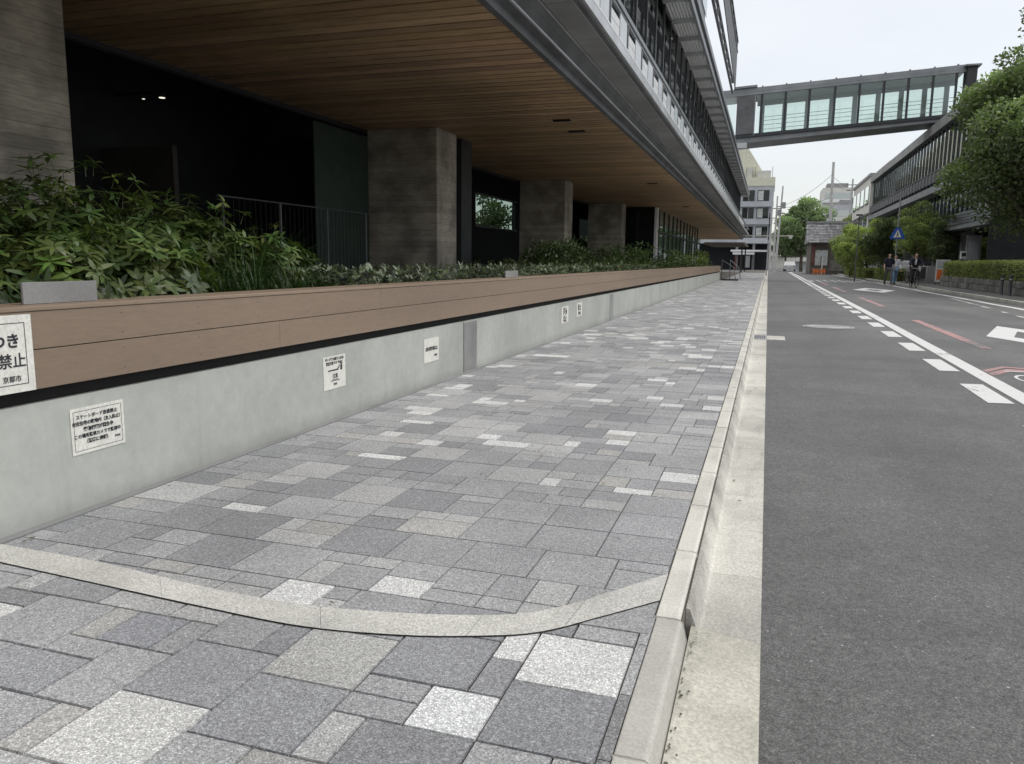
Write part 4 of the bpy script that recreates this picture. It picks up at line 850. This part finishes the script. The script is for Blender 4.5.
# boards on the right
t = empty('sandwich_board', (9.3, 49.3, 0), 'white framed sandwich board with orange posters beside the hedge end', 'board'); 
MB().box(8.95, 9.68, 49.3, 49.34, .15, 1.4).build('frame', 'white_panel', t); MB().box(9.0, 9.63, 49.28, 49.298, .95, 1.35).build('top_panel', 'frosted', t)
for xx in (9.02, 9.35): MB().box(xx, xx + .26, 49.28, 49.298, .3, .85).build('poster', 'orange', t)
for xx in (8.97, 9.6): MB().box(xx, xx + .05, 49.3, 49.36, 0, .149).build('leg', 'dark_metal', t)
t = empty('information_board', (10.9, 50, 0), 'grey upright information board behind the clipped hedge', 'board'); MB().box(10.5, 11.25, 50, 50.1, .3, 2.75).build('panel', 'light_metal', t); MB().box(10.62, 11.13, 49.98, 49.998, 1.4, 2.45).build('glazed_map', 'frosted', t)
for xx in (10.55, 11.1): MB().box(xx, xx + .08, 50.02, 50.08, 0, .299).build('leg', 'dark_metal', t)
t = empty('intercom_post', (10.3, 49.5, 0), 'small pale box on a post left of the information board', 'box'); MB().box(10.15, 10.45, 49.4, 49.6, 1.45, 1.88).build('box', 'white_panel', t); MB().box(10.27, 10.33, 49.47, 49.53, 0, 1.449).build('post', 'dark_metal', t); MB().box(10.2, 10.4, 49.38, 49.398, 1.6, 1.78).build('screen', 'ink', t)
t = empty('utility_cabinet', (9.1, 52, 0), 'beige utility cabinet between the parked bicycles and the sandwich board', 'cabinet'); MB().box(9.0, 9.45, 52, 52.4, .05, .98).build('body', 'slab_grey', t); MB().box(9.04, 9.41, 51.98, 51.998, .15, .9).build('door', 'slab_grey', t); MB().box(8.98, 9.47, 51.97, 52.42, 0, .049).build('plinth', 'slab_grey', t)
t = empty('guard_rail', (8.7, 54, 0), 'low grey guard rail behind the parked bicycles', 'railing'); MB().tube([(7.6, 54, 1.0), (9.9, 54, 1.0)], .035, 6).build('rail', 'light_metal', t)
for xx in (7.65, 8.7, 9.8): MB().tube([(xx, 54, 0), (xx, 54, 1.0)], .035, 6).build('post', 'light_metal', t)
# orange barriers and cones
for i, x in enumerate((5.05, 5.75)):
    t = empty('road_barrier', (x, 97 - 4, GR), ('left' if i == 0 else 'right') + ' orange road barrier at the foot of the old house', 'barrier', 'orange barriers'); MB().box(x - .3, x + .3, 92.95, 93.05, .2, .5).box(x - .3, x + .3, 92.95, 93.05, .0, .12).build('board', 'orange', t); MB().box(x - .28, x - .22, 93.06, 93.12, GR, .55).box(x + .22, x + .28, 93.06, 93.12, GR, .55).build('legs', 'white_panel', t)
t = empty('round_mirror', (5.7, 93.5, GR), 'round pale traffic sign on a white post before the old house', 'road sign'); MB().tube([(5.7, 93.5, GR), (5.7, 93.5, 2.0)], .06, 8).build('post', 'white_panel', t); MB().tube([(5.7, 93.4, 2.2), (5.7, 93.36, 2.2)], .32, 18).build('disc', 'frosted', t)
# ---------------------------------------------------------------- cars
def car(x, y, rz, label, m_='car_white'):
    t = empty('parked_car', (0, 0, 0), label, 'car', 'cars far along the street')
    body = [(-2.1, .25), (-2.15, .7), (-2.05, .95), (-1.3, 1.02), (-.75, 1.45), (1.1, 1.48), (1.9, 1.05), (2.1, .95), (2.15, .3)]
    def car_prof(P, hw): 
        q = MB(); q.prism(P, 'y', -hw, hw); q.v = [(v[1] * (1 - .12 * max(0, (v[2] - .95) / .5)), v[0], v[2]) for v in q.v]; return q
    bevel(car_prof(body, .84).build('body', m_, t), .06, 3)
    g_ = MB().prism([(-1.22, 1.05), (-.74, 1.4), (-.7, 1.4), (-1.18, 1.05)], 'x', -.62, .62); g_.build('windscreen', 'glass_dark', t)
    MB().prism([(-1.24, 1.03), (-.80, 1.40), (-.78, 1.36), (-1.2, 1.0)], 'x', -.66, .66).build('windscreen_trim', 'rubber', t)
    for s in (-1, 1):
        MB().box(s * .8 - .02, s * .8 + .02, -.9, 1.3, 1.05, 1.36).build('side_window', 'rubber', t); MB().box(s * .62 - .14, s * .62 + .14, -2.17, -2.1, .68, .82).build('headlight', 'frosted', t)
        for yy in (-1.35, 1.35): w = MB().tube([(s * .70, yy, .32), (s * .86, yy, .32)], .31, 18).build('wheel', 'rubber', t); MB().tube([(s * .862, yy, .32), (s * .87, yy, .32)], .18, 12).build('rim', 'light_metal', w)
    MB().box(-.25, .25, -2.18, -2.155, .45, .58).build('number_plate', 'paper', t)
    t.location = (x, y, GR); t.rotation_euler.z = rz; return t
car(3.2, 130, 0, 'white car facing the camera far down the street'); car(10.2, 72, .1, 'white car parked behind the small pale trees')
# ---------------------------------------------------------------- people and bicycles
def skin(name, verts, edges, rad, m_, parent, sub=2):
    me = bpy.data.meshes.new(name); me.from_pydata(verts, edges, []); o = bpy.data.objects.new(name, me); COL.objects.link(o)
    o.modifiers.new('s', 'SKIN'); sv = me.skin_vertices[0].data
    for i, r in enumerate(rad): sv[i].radius = r if isinstance(r, tuple) else (r, r)
    sv[0].use_root = True; sub_ = o.modifiers.new('u', 'SUBSURF'); sub_.levels = sub; sub_.render_levels = sub
    bpy.context.view_layer.update(); m2 = bpy.data.meshes.new_from_object(o.evaluated_get(bpy.context.evaluated_depsgraph_get()))
    COL.objects.unlink(o); bpy.data.objects.remove(o); m2.materials.clear(); m2.materials.append(MATS[m_]); m2.polygons.foreach_set('use_smooth', [True] * len(m2.polygons))
    ob = bpy.data.objects.new(name, m2); COL.objects.link(ob); ob.parent = parent; return ob
def person(loc, rz, pose, top, bottom, label, sleeves=True, scale=1.0):
    """local: faces -y; pose gives joint positions"""
    t = empty('person', (0, 0, 0), label, 'person', None); J = pose
    names = ['pelvis', 'waist', 'chest', 'neck', 'head', 'crown', 'hipL', 'kneeL', 'ankL', 'toeL', 'hipR', 'kneeR', 'ankR', 'toeR', 'shL', 'elL', 'wrL', 'hdL', 'shR', 'elR', 'wrR', 'hdR']
    rad = [(.14, .10), (.125, .095), (.15, .10), .055, (.075, .09), (.065, .08), .085, .055, .036, .033, .085, .055, .036, .033, .055, .038, .027, .03, .055, .038, .027, .03]
    ix = {n: i for i, n in enumerate(names)}; E = [('pelvis', 'waist'), ('waist', 'chest'), ('chest', 'neck'), ('neck', 'head'), ('head', 'crown')]
    for s in 'LR': E += [('pelvis', 'hip' + s), ('hip' + s, 'knee' + s), ('knee' + s, 'ank' + s), ('ank' + s, 'toe' + s), ('chest', 'sh' + s), ('sh' + s, 'el' + s), ('el' + s, 'wr' + s), ('wr' + s, 'hd' + s)]
    V = [J[n] for n in names]; b = skin('body', V, [(ix[a], ix[c]) for a, c in E], [(q[0] * .72, q[1] * .72) if isinstance(q, tuple) and i < 3 else (q * .8 if not isinstance(q, tuple) and i in (14, 18, 6, 10) else q) for i, q in enumerate(rad)], 'skin', t)
    def sub_skin(nm, keys, m_, grow, cut=()):
        ks = [k for k in names if k in keys]; id_ = {k: i for i, k in enumerate(ks)}
        vv = [J[k] for k in ks]; ee = [(id_[a], id_[c]) for a, c in E if a in id_ and c in id_]
        rr = [tuple(q + grow for q in (rad[ix[k]] if isinstance(rad[ix[k]], tuple) else (rad[ix[k]],) * 2)) for k in ks]; return skin(nm, vv, ee, rr, m_, t)
    J = dict(J); sub_skin('shirt', ['pelvis', 'waist', 'chest', 'shL', 'shR', 'elL', 'elR'] + (['wrL', 'wrR'] if sleeves else []), top, .03)
    cz = J['chest']; skin('collar', [(cz[0], cz[1], cz[2] - .02), (cz[0], cz[1] - .005, cz[2] + .07), (cz[0] + .13, cz[1], cz[2] + .055), (cz[0] - .13, cz[1], cz[2] + .055), (cz[0] + .2, cz[1], cz[2] + .03), (cz[0] - .2, cz[1], cz[2] + .03)], [(0, 1), (1, 2), (1, 3), (2, 4), (3, 5)], [(.17, .125), (.10, .10), .085, .085, .07, .07], top, t)
    sub_skin('trousers', ['pelvis', 'hipL', 'hipR', 'kneeL', 'kneeR', 'ankL', 'ankR'], bottom, .02)
    for s in 'LR': skin('shoe', [J['ank' + s], J['toe' + s]], [(0, 1)], [.05, .045], 'rubber', t, 1)
    h = Vector(J['crown']); hd = Vector(J['head'])
    skin('hair', [tuple(hd + Vector((0, .035, .02))), tuple(h + Vector((0, .02, .025)))], [(0, 1)], [(.085, .09), (.078, .085)], 'hair', t)
    f = MB(); fy = hd.y - .098
    for s in (-1, 1): f.tube([(hd.x + s * .032, fy + .012, hd.z + .025), (hd.x + s * .032, fy, hd.z + .025)], .009, 6)
    f.box(hd.x - .02, hd.x + .02, fy, fy + .02, hd.z - .045, hd.z - .037); f.build('face_features', 'hair', t)
    skin('nose', [(hd.x, fy + .02, hd.z + .02), (hd.x, fy - .008, hd.z - .01)], [(0, 1)], [.008, .012], 'skin', t, 1)
    for s in 'LR':
        W_, H_ = Vector(J['wr' + s]), Vector(J['hd' + s]); d = (H_ - W_).normalized()
        for k in range(5):
            o = Vector(((k - 2) * .014, 0, 0)) if k < 4 else Vector((.0, -.035, 0)); q = H_ + o
            if k == 0 or True: pts = [q, q + d * .035 + Vector((0, -.004, 0)), q + d * (.055 if k < 4 else .035) + Vector((0, -.016, 0))]
            skin('finger', pts, [(0, 1), (1, 2)], [.009, .008, .007], 'skin', t, 1)
    t.location = loc; t.rotation_euler.z = rz; t.scale = (scale,) * 3; return t
def walk(ph):
    L = {'pelvis': (0, 0, .93), 'waist': (0, 0, 1.08), 'chest': (0, -.01, 1.32), 'neck': (0, -.01, 1.47), 'head': (0, -.03, 1.58), 'crown': (0, -.02, 1.66)}
    for s, x, p in (('L', .095, ph), ('R', -.095, -ph)):
        L['hip' + s] = (x, 0, .88); L['knee' + s] = (x, -.14 * p - .03, .49); L['ank' + s] = (x, -.26 * p + (.0 if p > 0 else .06), .08 if p > 0 else .13); L['toe' + s] = (x, L['ank' + s][1] - .17, .045 if p > 0 else .05)
        a = x / abs(x); L['sh' + s] = (a * .19, 0, 1.38); L['el' + s] = (a * .25, .08 * p + .02, 1.12); L['wr' + s] = (a * .27, .08 * p - .1 * (p < 0), .90); L['hd' + s] = (a * .27, .08 * p - .12 * (p < 0) - .01, .83)
    return L
ride = {'pelvis': (0, .12, .98), 'waist': (0, .08, 1.12), 'chest': (0, -.04, 1.34), 'neck': (0, -.09, 1.49), 'head': (0, -.12, 1.59), 'crown': (0, -.11, 1.67),
        'hipL': (.09, .1, .94), 'kneeL': (.11, -.22, .72), 'ankL': (.11, -.08, .36), 'toeL': (.11, -.22, .31), 'hipR': (-.09, .1, .94), 'kneeR': (-.11, -.14, .58), 'ankR': (-.11, -.02, .2), 'toeR': (-.11, -.16, .15),
        'shL': (.19, -.04, 1.39), 'elL': (.29, -.2, 1.18), 'wrL': (.27, -.42, 1.07), 'hdL': (.27, -.48, 1.05), 'shR': (-.19, -.04, 1.39), 'elR': (-.29, -.2, 1.18), 'wrR': (-.27, -.42, 1.07), 'hdR': (-.27, -.48, 1.05)}
person((6.66, 50, GR), .12, walk(1), 'navy_cloth', 'grey_cloth', 'walker in a dark short sleeved shirt and grey trousers', False, 1.08)
person((7.12, 51, GR), .1, walk(-1), 'pale_cloth', 'jeans', 'walker in a pale grey top and light blue jeans behind the dark shirted one', True, 1.04)
cyc = person((7.40, 46.2, GR), .1, ride, 'navy_cloth', 'rubber', 'cyclist in a dark jacket riding towards the camera', True, 1.06)
skin('white_shirt_front', [(0, -.045, 1.12), (0, -.12, 1.3), (0, -.15, 1.42)], [(0, 1), (1, 2)], [(.055, .09), (.06, .09), (.04, .07)], 'pale_cloth', cyc, 1)
def bicycle(loc, rz, label, box_m=None):
    t = empty('bicycle', (0, 0, 0), label, 'bicycle', 'bicycles on the right pavement')
    for y in (-.55, .52):
        w = MB().ring((0, y, .33), (1, 0, 0), .31, .018, 28, 6).build('wheel', 'rubber', t); c = MB()
        for k in range(12): a = 6.283 * k / 12; c.tube([(0, y, .33), (0, y + .3 * math.cos(a), .33 + .3 * math.sin(a))], .002, 4)
        c.build('spokes', 'light_metal', w)
    f = MB()
    for a, b in (((0, -.42, .82), (0, 0, .3)), ((0, -.40, .74), (0, .14, .70)), ((0, 0, .3), (0, .16, .8)), ((0, 0, .3), (0, .52, .33)), ((0, .15, .7), (0, .52, .33)), ((0, -.42, .9), (0, -.55, .33))): f.tube([a, b], .016, 6)
    f.build('frame', 'dark_metal', t); MB().tube([(-.28, -.36, 1.02), (-.1, -.42, 1.02), (.1, -.42, 1.02), (.28, -.36, 1.02)], .012, 6).tube([(0, -.42, .88), (0, -.42, 1.02)], .012, 6).build('handlebar', 'light_metal', t)
    MB().prism([(-.08, .28), (.08, .28), (.03, .04), (-.03, .04)], 'z', .82, .88).build('saddle', 'rubber', t); MB().tube([(-.14, 0, .3), (.14, 0, .3)], .015, 6).box(.1, .16, -.05, .05, .22, .24).box(-.16, -.1, -.05, .05, .36, .38).build('pedals', 'rubber', t)
    if box_m: bevel(MB().box(-.2, .2, -.82, -.5, .72, .98).build('basket', box_m, t), .02)
    t.location = loc; t.rotation_euler.z = rz; return t
bicycle((7.40, 46.2, GR), .1, 'bicycle ridden by the cyclist in the dark jacket'); bicycle((8.15, 52, 0), .25, 'parked bicycle with a white front basket behind the cyclist', 'white_panel'); bicycle((8.6, 52.6, 0), -.15, 'parked bicycle with a dark basket next to the beige cabinet', 'dark_metal')

# ---------------------------------------------------------------- world, sun, camera
w = bpy.data.worlds.new('World'); sc.world = w; w.use_nodes = True; nt = w.node_tree; bg = nt.nodes['Background']
sky = N(nt, 'ShaderNodeTexSky', sky_type='NISHITA'); sky.sun_disc = False; sky.sun_elevation = math.radians(58); sky.sun_rotation = math.radians(60); bg.inputs['Strength'].default_value = .05
nt.links.new(sky.outputs[0], bg.inputs['Color'])
tc = N(nt, 'ShaderNodeTexCoord'); mp = N(nt, 'ShaderNodeMapping'); mp.inputs['Scale'].default_value = (1, 1, 2.6); nt.links.new(tc.outputs['Generated'], mp.inputs['Vector'])
n = noise(nt, mp.outputs[0], 2.2, 5, .5); cl2 = ramp(nt, n, [(.3, (.80, .785, .765)), (.72, (1.0, .972, .935))])
s = N(nt, 'ShaderNodeSeparateXYZ'); nt.links.new(tc.outputs['Generated'], s.inputs[0]); grad = ramp(nt, s.outputs['Z'], [(0.0, .50), (.12, .53), (.35, .575), (1.0, 1.12)])
c = mul(nt, cl2, grad); b2 = N(nt, 'ShaderNodeBackground'); b2.inputs['Strength'].default_value = 1.42; nt.links.new(c, b2.inputs['Color'])
ad = N(nt, 'ShaderNodeAddShader'); nt.links.new(bg.outputs[0], ad.inputs[0]); nt.links.new(b2.outputs[0], ad.inputs[1]); nt.links.new(ad.outputs[0], nt.nodes['World Output'].inputs['Surface'])
sl = bpy.data.lights.new('sun', 'SUN'); sl.energy = 1.0; sl.angle = math.radians(25); sl.color = (1, .97, .93); so_ = bpy.data.objects.new('sun', sl); COL.objects.link(so_)
dirv = Vector((math.sin(math.radians(60)) * math.cos(math.radians(58)), math.cos(math.radians(60)) * math.cos(math.radians(58)), math.sin(math.radians(58)))); so_.rotation_euler = dirv.to_track_quat('Z', 'Y').to_euler()
cam = bpy.data.cameras.new('camera'); co = bpy.data.objects.new('camera', cam); COL.objects.link(co); sc.camera = co
W_, H_, F_ = 1024, 764, 780.0; cam.sensor_fit = 'HORIZONTAL'; cam.sensor_width = 36; cam.lens = F_ / W_ * 36; cam.clip_end = 2000; cam.clip_start = .05
roll = .012; pitch, yaw = math.radians(8.894165), math.radians(17.870702)
Fv = Vector((-math.sin(yaw) * math.cos(pitch), math.cos(yaw) * math.cos(pitch), -math.sin(pitch))); Rv = Vector((math.cos(yaw), math.sin(yaw), 0)); Uv = Rv.cross(Fv)
R2 = Rv * math.cos(roll) + Uv * math.sin(roll); U2 = Uv * math.cos(roll) - Rv * math.sin(roll)
co.matrix_world = Matrix(((R2.x, U2.x, -Fv.x, 0), (R2.y, U2.y, -Fv.y, 0), (R2.z, U2.z, -Fv.z, 1.10), (0, 0, 0, 1)))
sc.view_settings.view_transform = 'Standard'; sc.view_settings.look = 'None'; sc.view_settings.exposure = 0
sc.cycles.max_bounces = 8; sc.cycles.transparent_max_bounces = 12
